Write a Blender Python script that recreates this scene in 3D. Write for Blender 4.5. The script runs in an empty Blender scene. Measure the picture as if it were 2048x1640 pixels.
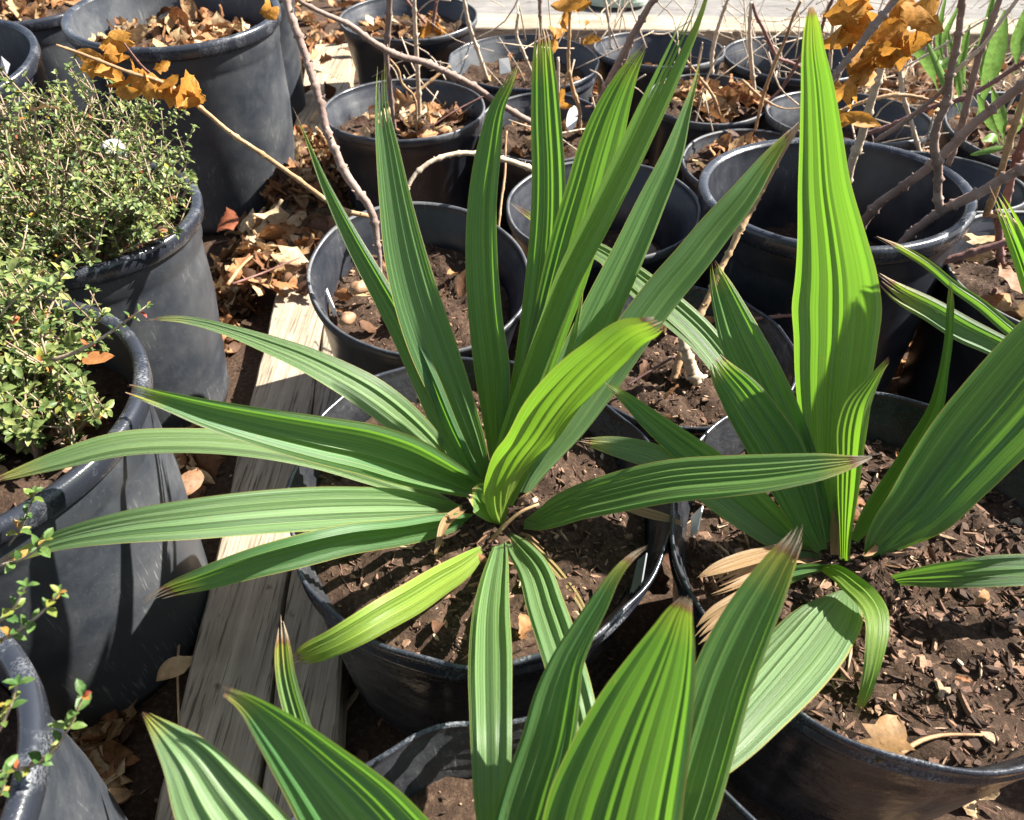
import bpy, math, random
import numpy as np
from mathutils import Vector, Matrix
random.seed(7); rng = np.random.default_rng(7)
SC = bpy.context.scene
COL = SC.collection
# ---------------------------------------------------------------- camera
H = 0.95; PITCH = math.radians(44); FPX = 1450.0
cp, sp = math.cos(PITCH), math.sin(PITCH)
CAM = np.array([0, 0, H]); FW = np.array([0, cp, -sp]); RT = np.array([1., 0, 0]); UP = np.array([0, sp, cp])
cd = bpy.data.cameras.new('camera'); cam = bpy.data.objects.new('camera', cd); COL.objects.link(cam)
cam.location = (0, 0, H); cam.rotation_euler = (math.pi/2-PITCH, 0, 0)
cd.sensor_width = 36; cd.lens = 36*FPX/2048; cd.clip_start = .01; cd.clip_end = 200
SC.camera = cam
cd.dof.use_dof = True; cd.dof.focus_distance = .85; cd.dof.aperture_fstop = 9.0
# ---------------------------------------------------------------- light
SUN_AZ = math.radians(20)      # degrees behind due right
SUN_EL = math.radians(42)
sund = np.array([math.cos(SUN_AZ)*math.cos(SUN_EL), math.sin(SUN_AZ)*math.cos(SUN_EL), math.sin(SUN_EL)])
w = bpy.data.worlds.new('World'); SC.world = w; w.use_nodes = True
nt = w.node_tree; bg = nt.nodes['Background']
sky = nt.nodes.new('ShaderNodeTexSky'); sky.sky_type = 'NISHITA'; sky.sun_disc = False
sky.sun_elevation = SUN_EL; sky.sun_rotation = math.pi/2-SUN_AZ
hs = nt.nodes.new('ShaderNodeHueSaturation'); hs.inputs['Saturation'].default_value = .7
nt.links.new(sky.outputs[0], hs.inputs['Color']); nt.links.new(hs.outputs[0], bg.inputs[0]); bg.inputs[1].default_value = .055
ld = bpy.data.lights.new('sun', 'SUN'); ld.energy = 5; ld.angle = math.radians(.5); ld.color = (1, .95, .86)
lo = bpy.data.objects.new('sun', ld); COL.objects.link(lo)
lo.rotation_euler = Vector(sund).to_track_quat('Z', 'Y').to_euler(); lo.location = (3, 1, 3)
SC.view_settings.view_transform = 'Standard'; SC.view_settings.look = 'None'; SC.view_settings.gamma = 1
SC.view_settings.exposure = 1.9
SC.cycles.max_bounces = 8

# ---------------------------------------------------------------- helpers
def ray(x, y): return FW + RT*((x-1024)/FPX) - UP*((y-820)/FPX)
def PD(x, y, d): return CAM + ray(x, y)*d
def PZ(x, y, z): r = ray(x, y); return CAM + r*((z-H)/r[2])
def PY(x, y, Y): r = ray(x, y); return CAM + r*(Y/r[1])

def tag(o, label=None, cat=None, group=None, kind=None):
    for k, v in (('label', label), ('category', cat), ('group', group), ('kind', kind)):
        if v: o[k] = v
    return o
def empty(name, loc, label, cat, group=None):
    o = bpy.data.objects.new(name, None); COL.objects.link(o); o.location = tuple(loc); o.empty_display_size = .05
    return tag(o, label, cat, group)
def mesh(name, V, Fc, mat, parent=None, smooth=True, uvs=None):
    """V world coordinates; object origin at parent's location"""
    V = np.asarray(V, float)
    me = bpy.data.meshes.new(name)
    off = np.array(parent.location) if parent is not None else np.zeros(3)
    p = parent
    while p is not None and p.parent is not None:
        p = p.parent; off = off + np.array(p.location)
    if parent is None:
        off = np.array([V[:, 0].mean(), V[:, 1].mean(), V[:, 2].min()])
    me.from_pydata((V-off).tolist(), [], Fc if isinstance(Fc, list) else Fc.tolist())
    if uvs is not None:
        li = np.empty(len(me.loops), np.int32); me.loops.foreach_get('vertex_index', li)
        for nm, uv in uvs.items():
            l = me.uv_layers.new(name=nm); l.data.foreach_set('uv', np.asarray(uv, np.float32)[li].ravel())
    if smooth: me.polygons.foreach_set('use_smooth', [True]*len(me.polygons))
    me.materials.append(mat); me.update()
    o = bpy.data.objects.new(name, me); COL.objects.link(o)
    if parent is not None: o.parent = parent
    else: o.location = tuple(off)
    return o

class Mat:
    def __init__(s, name, rough=.5, spec=.4):
        s.m = bpy.data.materials.new(name); s.m.use_nodes = True; s.t = s.m.node_tree
        s.b = s.t.nodes['Principled BSDF']; s.out = s.t.nodes['Material Output']
        s.b.inputs['Roughness'].default_value = rough; s.b.inputs['Specular IOR Level'].default_value = spec
    def n(s, typ, **kw):
        nd = s.t.nodes.new('ShaderNode'+typ)
        for k, v in kw.items():
            if k.startswith('i_'): 
                key = k[2:]; key = int(key) if key.isdigit() else key.replace('_', ' ')
                nd.inputs[key].default_value = v
            else: setattr(nd, k, v)
        return nd
    def l(s, a, b): s.t.links.new(a, b)
    def math(s, op, a, b=None, c=None, clamp=False):
        nd = s.n('Math', operation=op); nd.use_clamp = clamp
        for i, v in enumerate((a, b, c)):
            if v is None: continue
            if isinstance(v, (int, float)): nd.inputs[i].default_value = v
            else: s.l(v, nd.inputs[i])
        return nd.outputs[0]
    def mix(s, f, a, b):
        nd = s.n('Mix', data_type='RGBA')
        for i, v in ((0, f), (6, a), (7, b)):
            if isinstance(v, (int, float)): nd.inputs[i].default_value = v
            elif isinstance(v, tuple): nd.inputs[i].default_value = (*v, 1)
            else: s.l(v, nd.inputs[i])
        return nd.outputs[2]
    def noise(s, scale, vec=None, detail=3, rough=.5, dim='3D'):
        nd = s.n('TexNoise'); nd.inputs['Scale'].default_value = scale; nd.inputs['Detail'].default_value = detail
        nd.inputs['Roughness'].default_value = rough
        if vec is not None: s.l(vec, nd.inputs['Vector'])
        return nd.outputs['Fac']
    def ramp(s, f, *stops):
        nd = s.n('ValToRGB'); e = nd.color_ramp.elements
        while len(e) < len(stops): e.new(.5)
        for q, (p, c) in zip(e, stops): q.position = p; q.color = (*c, 1) if isinstance(c, tuple) else (c, c, c, 1)
        s.l(f, nd.inputs[0]); return nd.outputs[0]
    def obj(s): return s.n('TexCoord').outputs['Object']
    def mapv(s, vec, sc): 
        nd = s.n('Mapping'); nd.inputs['Scale'].default_value = sc; s.l(vec, nd.inputs['Vector']); return nd.outputs[0]
    def bump(s, h, strength=.3, dist=.002):
        nd = s.n('Bump'); nd.inputs['Strength'].default_value = strength; nd.inputs['Distance'].default_value = dist
        s.l(h, nd.inputs['Height']); s.l(nd.outputs[0], s.b.inputs['Normal']); return nd.outputs[0]
    def attr(s, name, typ='OBJECT'): return s.n('Attribute', attribute_type=typ, attribute_name=name).outputs['Fac']
    def base(s, c):
        if isinstance(c, tuple): s.b.inputs['Base Color'].default_value = (*c, 1)
        else: s.l(c, s.b.inputs['Base Color'])
    def transl(s, c, f):
        t = s.n('BsdfTranslucent')
        if isinstance(c, tuple): t.inputs[0].default_value = (*c, 1)
        else: s.l(c, t.inputs[0])
        m = s.n('MixShader'); m.inputs[0].default_value = f
        s.l(s.b.outputs[0], m.inputs[1]); s.l(t.outputs[0], m.inputs[2]); s.l(m.outputs[0], s.out.inputs[0])
        return t

# palm blade ------------------------------------------------------
def m_palm():
    M = Mat('palm_blade', .40, .45)
    uv = M.n('UVMap', uv_map='UVMap').outputs[0]; sep = M.n('SeparateXYZ'); M.l(uv, sep.inputs[0]); u, v = sep.outputs[0], sep.outputs[1]
    u2 = M.n('UVMap', uv_map='side').outputs[0]; s2 = M.n('SeparateXYZ'); M.l(u2, s2.inputs[0]); side = s2.outputs[0]
    seed = M.math('MULTIPLY', M.attr('seed'), 37.0); lit_gla = M.attr('lit_bloom')
    def streak(ku, kv, det=2):
        c = M.n('CombineXYZ'); M.l(M.math('MULTIPLY', u, ku), c.inputs[0]); M.l(M.math('MULTIPLY', v, kv), c.inputs[1]); M.l(seed, c.inputs[2])
        return M.noise(1.0, c.outputs[0], det)
    yel = M.attr('yellow'); stripe = M.attr('stripe')
    broad = streak(1.3, 1.2); fine = streak(14, 1.0, 1); vf = streak(34, .5, 0)
    fr = M.math('FRACT', u); rd = M.math('ABSOLUTE', M.math('SUBTRACT', fr, .5))
    ridge = M.math('SUBTRACT', 1.0, M.math('MULTIPLY', rd, 9.0), clamp=True)
    col = M.mix(M.ramp(broad, (.3, 0.), (.7, 1.)), (.036, .125, .046), (.088, .235, .062))
    col = M.mix(lit_gla, col, M.mix(broad, (.13, .235, .12), (.28, .42, .17)))  # pale bloom that also paints sunlight onto blades turned to the sun
    col = M.mix(M.math('MULTIPLY', M.ramp(fine, (.45, 0.), (.62, 1.)), .4), col, (.14, .27, .07))
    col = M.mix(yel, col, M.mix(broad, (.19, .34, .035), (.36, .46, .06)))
    sm = M.math('MULTIPLY', stripe, M.math('MAXIMUM', M.math('MULTIPLY', ridge, M.ramp(streak(.8, 1.5), (.42, 0.), (.55, 1.))), M.ramp(fine, (.60, 0.), (.66, 1.))))
    col = M.mix(M.math('MULTIPLY', sm, .85), col, (.30, .42, .10))
    dk = M.ramp(vf, (.40, .42), (.58, 1.))
    mul = M.n('Mix', data_type='RGBA', blend_type='MULTIPLY'); mul.inputs[0].default_value = .75
    M.l(col, mul.inputs[6]); M.l(dk, mul.inputs[7]); col = mul.outputs[2]
    ed = M.ramp(M.math('ABSOLUTE', side), (.955, 0.), (.985, 1.))
    col = M.mix(M.math('MULTIPLY', ed, .75), col, M.mix(streak(1, 6), (.42, .44, .10), (.36, .20, .07)))
    # sparse rusty flecks
    c = M.n('CombineXYZ'); M.l(M.math('MULTIPLY', u, 2.2), c.inputs[0]); M.l(M.math('MULTIPLY', v, 26), c.inputs[1]); M.l(seed, c.inputs[2])
    fl = M.ramp(M.noise(1.0, c.outputs[0], 3, .65), (.705, 0.), (.73, 1.))
    col = M.mix(M.math('MULTIPLY', fl, .75), col, (.34, .20, .06))
    # dry tip
    tn = M.math('ADD', v, M.math('MULTIPLY', M.math('SUBTRACT', streak(3, 3), .5), .05))
    tp = M.math('SUBTRACT', tn, M.math('SUBTRACT', M.attr('tip'), .012))
    warm = M.ramp(M.math('ADD', M.math('MULTIPLY', tp, 8), .75), (.0, 0.), (.75, 1.))
    col = M.mix(M.math('MULTIPLY', warm, .75), col, (.42, .36, .06))
    t1 = M.ramp(tp, (.0, 0.), (.006, 1.))
    col = M.mix(t1, col, M.ramp(tp, (.0, (.17, .055, .02)), (.010, (.36, .19, .09)), (.03, (.56, .44, .30))))
    dry = M.attr('dry')
    col = M.mix(dry, col, M.mix(fine, (.20, .10, .045), (.52, .36, .18)))
    M.base(col)
    tc = M.n('Mix', data_type='RGBA', blend_type='MIX'); tc.inputs[0].default_value = .55
    M.l(col, tc.inputs[6]); tc.inputs[7].default_value = (.28, .62, .015, 1)
    tc2 = M.mix(M.math('MAXIMUM', dry, t1), tc.outputs[2], col)
    M.transl(tc2, .36)
    M.bump(M.math('ADD', M.math('MULTIPLY', vf, .7), fine), .6, .0016)
    M.b.inputs['Coat Weight'].default_value = .05; M.b.inputs['Coat Roughness'].default_value = .35
    return M.m

def m_plastic(name, dusty, base=(.014, .016, .022), rough=.38, bumpy=0.):
    M = Mat(name, rough, .5)
    o = M.obj(); n1 = M.noise(9, o, 6, .65); n2 = M.noise(240, o, 3, .6); n3 = M.noise(1.0, M.mapv(o, (30, 30, 14)), 6, .7); n4 = M.noise(1.0, M.mapv(o, (320, 320, 14)), 2, .5); sc = M.ramp(M.math('MULTIPLY', M.ramp(n4, (.60, 0.), (.66, 1.)), M.ramp(n1, (.5, 0.), (.62, 1.))), (0., 0.), (1., 1.))
    d = M.math('MULTIPLY', M.ramp(n1, (.38, 0.), (.72, 1.)), dusty)
    d = M.math('ADD', d, M.math('MULTIPLY', M.ramp(n2, (.60, 0.), (.72, 1.)), dusty*.5), clamp=True)
    d = M.math('ADD', d, M.math('MULTIPLY', M.ramp(n3, (.55, 0.), (.75, 1.)), dusty*.35), clamp=True)
    M.base(M.mix(M.math('MULTIPLY', sc, min(1., dusty*.6)), M.mix(d, base, (.080, .082, .086)), (.24, .24, .24)))
    M.l(M.math('ADD', rough-.06, M.math('MULTIPLY', d, .45)), M.b.inputs['Roughness'])
    hh = M.math('ADD', M.math('MULTIPLY', n2, .10), M.math('MULTIPLY', M.noise(22, o, 3), bumpy))
    M.bump(hh, .5, .002 + .012*bumpy)
    return M.m

def m_soil(name, wet=0.):
    M = Mat(name, .9, .2); o = M.obj()
    n = M.noise(130, o, 8, .75); n2 = M.noise(14, o, 4)
    M.base(M.mix(n2, M.ramp(n, (.3, (.014, .009, .006)), (.5, (.068, .041, .027)), (.7, (.24, .155, .10))), (.05, .03, .02)))
    M.bump(n, 1., .006); return M.m

def m_islands(name, stops, rough=.75, nscale=300, tr=0, trc=None, spots=True, bump=.4):
    M = Mat(name, rough, .25)
    g = M.n('NewGeometry'); r = g.outputs['Random Per Island']; o = M.obj()
    col = M.ramp(r, *stops); n = M.noise(nscale, o, 5, .65)
    mul = M.n('Mix', data_type='RGBA', blend_type='MULTIPLY'); mul.inputs[0].default_value = .75
    M.l(col, mul.inputs[6]); M.l(M.ramp(n, (.3, (.42, .38, .34)), (.6, (1., 1., 1.))), mul.inputs[7])
    M.base(mul.outputs[2])
    if tr: M.transl(mul.outputs[2] if trc is None else trc, tr)
    M.bump(n, bump, .002); return M.m

def m_wood(name, a, b, c, axis=1, sc=1.):
    M = Mat(name, .85, .2); o = M.obj()
    s = [70*sc, 70*sc, 70*sc]; s[axis] = 2.2
    g = M.noise(1., M.mapv(o, tuple(s)), 6, .7)
    s2 = [230, 230, 230]; s2[axis] = 9
    g2 = M.noise(1., M.mapv(o, tuple(s2)), 3, .6)
    big = M.noise(7, o, 5, .6)
    col = M.mix(M.ramp(big, (.35, 0.), (.7, 1.)), M.ramp(g, (.3, a), (.55, b), (.75, c)), M.ramp(g, (.3, b), (.7, tuple(min(1, q*1.15) for q in c))))
    col = M.mix(M.math('MULTIPLY', M.ramp(g2, (.55, 0.), (.66, 1.)), .75), col, tuple(q*.35 for q in a))
    kn = M.ramp(M.noise(26, o, 2), (.70, 0.), (.76, 1.)); col = M.mix(M.math('MULTIPLY', kn, .7), col, (.05, .035, .025))
    M.base(col); M.bump(M.math('ADD', g, M.math('MULTIPLY', g2, .6)), .9, .003); return M.m

def m_bark(name, a, b, rough=.7):
    M = Mat(name, rough, .3); o = M.obj(); n = M.noise(160, o, 5, .65); n2 = M.noise(18, o, 3)
    col = M.mix(M.ramp(n2, (.35, 0.), (.65, 1.)), a, b)
    col = M.mix(M.math('MULTIPLY', M.ramp(n, (.62, 0.), (.68, 1.)), .8), col, tuple(min(1, q*1.9) for q in b))
    col = M.mix(M.math('MULTIPLY', M.ramp(n, (.30, 1.), (.38, 0.)), .7), col, tuple(q*.35 for q in a))
    M.base(col); M.bump(n, .6, .0015); return M.m

PALM = m_palm()
P_OLD = m_plastic('black_plastic_dusty', .8, (.026, .031, .040), .48)
P_STD = m_plastic('black_plastic', .42, (.011, .013, .020), .36)
P_THIN = m_plastic('black_plastic_thin', .45, (.011, .012, .016), .30, .8)
RIM_W = m_plastic('worn_plastic_rim', 1.5, (.028, .032, .042), .32)
SOIL = m_soil('potting_soil')
GROUND = m_soil('bare_ground')
MULCH = m_islands('bark_chips', ((0., (.022, .014, .010)), (.3, (.065, .038, .026)), (.55, (.13, .072, .048)), (.78, (.22, .13, .085)), (.92, (.32, .20, .13)), (.985, (.46, .34, .23)), (1., (.56, .46, .35))), .8, 400)
LITTER = m_islands('dry_leaf_tissue', ((0., (.06, .030, .018)), (.2, (.15, .075, .040)), (.4, (.34, .15, .06)), (.65, (.38, .22, .105)), (.85, (.50, .34, .18)), (1., (.62, .47, .29))), .7, 120, .16)
DEAD = m_islands('orange_dead_leaf', ((0., (.34, .125, .02)), (.4, (.46, .20, .03)), (.75, (.54, .28, .06)), (1., (.50, .33, .07))), .6, 150, .42)
FOL = m_islands('small_shrub_leaf', ((0., (.06, .11, .035)), (.4, (.14, .20, .06)), (.8, (.27, .32, .11)), (.95, (.36, .40, .15)), (.985, (.42, .42, .06)), (.993, (.45, .16, .05)), (1., (.40, .08, .05))), .4, 260, .28, None, bump=.15)
FOLR = m_islands('tinted_shrub_leaf', ((0., (.06, .13, .035)), (.55, (.12, .20, .05)), (.75, (.26, .27, .05)), (.9, (.42, .17, .06)), (1., (.42, .08, .06))), .4, 260, .3, None, bump=.15)
BROAD = m_islands('broad_green_leaf', ((0., (.10, .20, .07)), (.5, (.16, .30, .06)), (1., (.24, .36, .12))), .45, 120, .35, None, bump=.2)
BARK_T = m_bark('tan_bark', (.26, .15, .075), (.44, .29, .16))
BARK_G = m_bark('grey_brown_bark', (.17, .115, .095), (.29, .21, .175))
BARK_R = m_bark('red_brown_bark', (.13, .06, .05), (.24, .13, .11))
BARK_P = m_bark('pale_bark', (.38, .29, .21), (.56, .45, .34))
BARK_D = m_bark('dark_stem', (.075, .035, .035), (.17, .10, .085))
BARK_L = m_bark('light_shrub_stem', (.22, .15, .10), (.40, .31, .22))
WOOD = m_wood('weathered_plank', (.155, .12, .085), (.31, .25, .185), (.46, .385, .29))
WOOD2 = m_wood('cream_plank', (.17, .135, .09), (.32, .26, .19), (.44, .38, .29), 0)  # light cream wood tone for the near cross board
WOOD3 = m_wood('shade_grey_plank', (.09, .083, .077), (.17, .16, .15), (.25, .235, .22), 0)  # darker grey puts the far board's shade into its colour
WOOD4 = m_wood('tan_plank', (.19, .135, .09), (.35, .265, .18), (.47, .38, .27))
def m_rim():
    M = Mat('scuffed_rim', .27, .6); o = M.obj(); n1 = M.noise(16, o, 5, .7); n2 = M.noise(420, o, 2, .6); n3 = M.noise(60, o, 4, .7)
    d = M.math('MULTIPLY', M.ramp(n1, (.50, 0.), (.68, 1.)), M.ramp(n2, (.42, 0.), (.62, 1.)))
    d = M.math('MAXIMUM', d, M.math('MULTIPLY', M.ramp(n3, (.60, 0.), (.75, 1.)), .35))
    M.base(M.mix(d, (.022, .025, .034), (.19, .20, .215))); M.l(M.math('ADD', .25, M.math('MULTIPLY', d, .4)), M.b.inputs['Roughness']); M.bump(n2, .25, .001); return M.m
RIM_S = m_rim()
_m = Mat('white_tag', .5); _m.base(_m.mix(_m.noise(40, _m.obj()), (.72, .72, .68), (.55, .56, .53))); TAGW = _m.m
_m = Mat('grey_tag', .5); _m.base(_m.mix(_m.noise(60, _m.obj()), (.10, .11, .12), (.20, .21, .23))); TAGG = _m.m
_m = Mat('ball_white', .45); _m.base(_m.mix(_m.noise(60, _m.obj()), (.80, .82, .82), (.62, .64, .62))); BALLW = _m.m
_m = Mat('mesh_pad', .7); _m.base(_m.mix(_m.n('TexBrick', i_Scale=42.0, i_Mortar_Size=.03).outputs['Fac'], (.42, .50, .42), (.22, .28, .23))); PAD = _m.m

# ---------------------------------------------------------------- geometry builders
def catmull(P, n):
    P = np.asarray(P, float); 
    if len(P) < 3:
        t = np.linspace(0, 1, n)[:, None]; return P[0]*(1-t)+P[-1]*t
    seg = np.r_[0, np.cumsum(np.linalg.norm(np.diff(P[:, :2], axis=0), axis=1)+1e-6)]; seg /= seg[-1]
    m = np.zeros_like(P)
    for i in range(len(P)):
        if i == 0: m[i] = (P[1]-P[0])/(seg[1]-seg[0])
        elif i == len(P)-1: m[i] = (P[-1]-P[-2])/(seg[-1]-seg[-2])
        else:
            a = (P[i]-P[i-1])/(seg[i]-seg[i-1]); b = (P[i+1]-P[i])/(seg[i+1]-seg[i])
            h0 = seg[i]-seg[i-1]; h1 = seg[i+1]-seg[i]; m[i] = (a*h1+b*h0)/(h0+h1)
    t = np.linspace(0, 1, n); k = np.clip(np.searchsorted(seg, t, 'right')-1, 0, len(P)-2)
    h = (seg[k+1]-seg[k])[:, None]; s = ((t-seg[k])/(seg[k+1]-seg[k]))[:, None]
    return (2*s**3-3*s**2+1)*P[k]+(s**3-2*s**2+s)*h*m[k]+(-2*s**3+3*s**2)*P[k+1]+(s**3-s**2)*h*m[k+1]

def tube(path, radii, sides=8, cap=True):
    P = np.asarray(path, float); n = len(P); r = np.asarray(radii, float)
    T = np.gradient(P, axis=0); T /= np.linalg.norm(T, axis=1)[:, None]
    a = np.cross(T[0], [0.3, .2, .93]); a /= np.linalg.norm(a); V = []; 
    for i in range(n):
        a = a-T[i]*(a@T[i]); a /= np.linalg.norm(a); b = np.cross(T[i], a)
        ang = np.linspace(0, 2*np.pi, sides, endpoint=False)
        V.append(P[i]+r[i]*(np.cos(ang)[:, None]*a+np.sin(ang)[:, None]*b))
    V = np.concatenate(V); F = []
    for i in range(n-1):
        for j in range(sides):
            k = (j+1) % sides; F.append([i*sides+j, i*sides+k, (i+1)*sides+k, (i+1)*sides+j])
    if cap: F.append(list(range(sides))[::-1]); F.append([(n-1)*sides+j for j in range(sides)])
    return V, F
class Acc:
    def __init__(s): s.V = []; s.F = []; s.n = 0
    def add(s, V, F):
        V = np.asarray(V); 
        s.F.append((np.asarray(F)+s.n).tolist() if isinstance(F, np.ndarray) else [[i+s.n for i in f] for f in F]); s.V.append(V); s.n += len(V)
    def build(s, name, mat, parent=None, smooth=True):
        return mesh(name, np.concatenate(s.V), [f for q in s.F for f in q], mat, parent, smooth)

def blade(name, parent, pts, dep, N=5, lit=0., cup=.15, pleat=.3, jag=.03, yellow=0., stripe=.5, tip=.96, dry=0., base=None, rows=56, wav=.0, sun=None):
    """pleated palm segment. pts=(x,y,w) photo px, dep=(d_base,d_tip,bulge) distances in metres"""
    pts = [tuple(map(float, q)) for q in pts]
    if base is not None and math.dist(pts[0][:2], base) > math.dist(pts[-1][:2], base): pts = pts[::-1]
    S = catmull(pts, rows); t = np.linspace(0, 1, rows)
    d = dep[0]*(1-t)+dep[1]*t+dep[2]*np.sin(np.pi*t)
    P = np.stack([PD(S[i, 0], S[i, 1], d[i]) for i in range(rows)])
    W = np.maximum(S[:, 2], 2)*d/FPX
    T = np.gradient(P, axis=0); T /= np.linalg.norm(T, axis=1)[:, None]
    view = P-CAM; view /= np.linalg.norm(view, axis=1)[:, None]
    S0 = np.cross(T, view); S0 /= np.linalg.norm(S0, axis=1)[:, None]
    N0 = np.cross(S0, T); sg = np.sign(-(N0*view).sum(1))[:, None]; N0 = N0*sg      # towards the viewer
    g = np.sign((S0@sund).mean()) or 1.
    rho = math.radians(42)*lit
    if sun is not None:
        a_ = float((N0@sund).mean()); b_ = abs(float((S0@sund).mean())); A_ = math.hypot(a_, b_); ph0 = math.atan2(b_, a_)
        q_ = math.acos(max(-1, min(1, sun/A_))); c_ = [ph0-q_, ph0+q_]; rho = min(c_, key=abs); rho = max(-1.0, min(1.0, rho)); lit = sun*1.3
    Nn = N0*math.cos(rho)+S0*math.sin(rho)*g; Sd = S0*math.cos(rho)-N0*math.sin(rho)*g
    W = W/max(.54, math.cos(rho))
    r = random.Random(int(pts[0][0]*7+pts[0][1]*3+len(name)*101+len(pts)*13))
    V = []; UV = []; SD = []; F = []
    pl = 1.25*pleat*W/N*np.clip(t*14, 0, 1)*(1-.35*t)
    ph = r.random()*6
    cw = np.array([r.uniform(.4, 1.6) for _ in range(N)]); ce = np.r_[0, np.cumsum(cw)]/cw.sum()
    amp = [r.choice((.15, .5, .9, 1.35)) for _ in range(N)]
    for k in range(N):
        pw = ce[k+1]-ce[k]
        te = 1-jag*r.random()*(1 if 0 < k < N-1 else 1.3)
        ts = 1-jag*2.2-.015
        for hf in (0, 1):
            start = len(V)
            for i in range(rows):
                tt = t[i]*te; fi = tt*(rows-1); i0 = min(int(fi), rows-2); f = fi-i0
                lp = lambda A: A[i0]*(1-f)+A[i0+1]*f
                c, n_, s_, w_, h_ = lp(P), lp(Nn), lp(Sd), lp(W), lp(pl)
                nar = 1-.92*max(0., (t[i]-ts)/(1-ts))**1.6 if jag > 0 else 1.
                for q in (0., .5, 1.):
                    x = (hf+q)/2            # 0..1 inside the pleat
                    uu = -1+2*(ce[k]+pw*(.5+(x-.5)*nar))
                    hh = (1-abs(x-.5)*2); hh = hh**1.25
                    V.append(c+s_*(uu*w_/2)+n_*(h_*hh*amp[k]*pw*N+cup*w_*.5*(uu*uu)+wav*w_*math.sin(tt*19+uu*2+ph)*abs(uu)))
                    UV.append((k+x, tt)); SD.append((uu, 0))
            for i in range(rows-1):
                for q in (0, 1):
                    a = start+i*3+q; F.append([a, a+1, a+4, a+3])
    o = mesh(name, V, F, PALM, parent, True, {'UVMap': UV, 'side': SD})
    o['yellow'] = float(yellow); o['stripe'] = float(stripe); o['tip'] = float(tip); o['seed'] = r.random(); o['dry'] = float(dry); o['lit_bloom'] = max(0., min(1., (lit-.05)*1.7)) if yellow < .3 else 0.  # sunward blades get more of the painted pale tone
    return o

# pots ------------------------------------------------------------
POTS = {}
def lathe(prof, A, seg=96, wob=None):
    V = []; ang = np.linspace(0, 2*np.pi, seg, endpoint=False)
    for (r, z) in prof:
        rr = r + (wob(ang, z) if wob else 0); zz = np.full(seg, z)
        V.append(np.stack([rr*np.cos(ang), rr*np.sin(ang), zz], 1))
    V = np.concatenate(V); F = []
    for i in range(len(prof)-1):
        for j in range(seg):
            k = (j+1) % seg; F.append([i*seg+j, i*seg+k, (i+1)*seg+k, (i+1)*seg+j])
    return V@A[:3, :3].T+A[:3, 3], F
def chips(acc, n, centre, R, zf, smin, smax, seed, A=None, flat=.3):
    rr = random.Random(seed)
    for _ in range(n):
        a = rr.random()*6.283; q = R*math.sqrt(rr.random()); x, y = q*math.cos(a), q*math.sin(a)
        s = smin*(smax/smin)**(rr.random()**2.6); fb = rr.random() < .4; asp = rr.uniform(.07, .18) if fb else rr.uniform(.3, .8); s *= 1.5 if fb else 1.; th = s*rr.uniform(.03, .10)
        m = rr.randint(5, 7); base = []
        for k in range(m):
            b = 6.283*k/m+rr.uniform(-.3, .3); base.append((s*.5*math.cos(b)*rr.uniform(.6, 1.15), s*.5*asp*math.sin(b)*rr.uniform(.6, 1.15)))
        V = np.array([(p[0], p[1], -th) for p in base]+[(p[0]*.8, p[1]*.8, th) for p in base])
        M = Matrix.Rotation(rr.random()*6.28, 3, 'Z') @ Matrix.Rotation(rr.gauss(0, flat), 3, 'X') @ Matrix.Rotation(rr.gauss(0, flat), 3, 'Y')
        V = V@np.array(M).T+np.array([x, y, zf(x, y)+th*.6+s*.06*rr.random()])
        if A is not None: V = V@A[:3, :3].T+A[:3, 3]
        F = [list(range(m, 2*m))]+[[k, (k+1) % m, m+(k+1) % m, m+k] for k in range(m)]
        acc.add(V, F)
def dryleaf(rr, s, kind=None):
    """a curled dry leaf about s long; returns V,F"""
    nu, nv = 8, 7; kind = kind if kind is not None else rr.random()
    wid = rr.uniform(.32, .6) if kind > .35 else rr.uniform(.5, .75); lob = 0 if kind > .35 else rr.uniform(.25, .45)
    c1 = rr.uniform(-2.6, 2.6); c2 = rr.uniform(-2.2, 3.4); ph = rr.random()*6; tw = rr.uniform(-1, 1); am = rr.uniform(.01, .05)
    V = []
    for i in range(nu+1):
        t = i/nu; wd = wid*(math.sin(math.pi*t**.85)**.75 if 0 < t < 1 else .02)
        wd *= 1+lob*math.sin(t*22+ph); th = c1*(t-.5)
        cx, cz = (math.sin(th)/c1, (1-math.cos(th))/c1) if abs(c1) > .1 else (t-.5, 0)
        for j in range(nv):
            u = (j/(nv-1)-.5); aa = c2*u*.9
            yy = wd*(math.sin(aa)/(c2*.9) if abs(c2) > .1 else u); zz = wd*((1-math.cos(aa))/(c2*.9) if abs(c2) > .1 else 0)
            zz += am*math.sin(t*17+u*9+ph)+.02*abs(u)*math.sin(t*31+ph*2)
            ca, sa = math.cos(tw*(t-.5)), math.sin(tw*(t-.5)); y2, z2 = yy*ca-zz*sa, yy*sa+zz*ca
            V.append((cx-z2*math.sin(th), y2, cz+z2*math.cos(th)))
    F = [[i*nv+j, i*nv+j+1, (i+1)*nv+j+1, (i+1)*nv+j] for i in range(nu) for j in range(nv-1)]
    return np.array(V)*s, np.array(F)
def place_leaf(acc, rr, pos, s, tilt=.6, kind=None, stem=False):
    V, F = dryleaf(rr, s, kind)
    M = Matrix.Rotation(rr.random()*6.28, 3, 'Z') @ Matrix.Rotation(rr.gauss(0, tilt), 3, 'X') @ Matrix.Rotation(rr.gauss(0, tilt), 3, 'Y')
    acc.add(V@np.array(M).T+np.array(pos), F)

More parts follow.
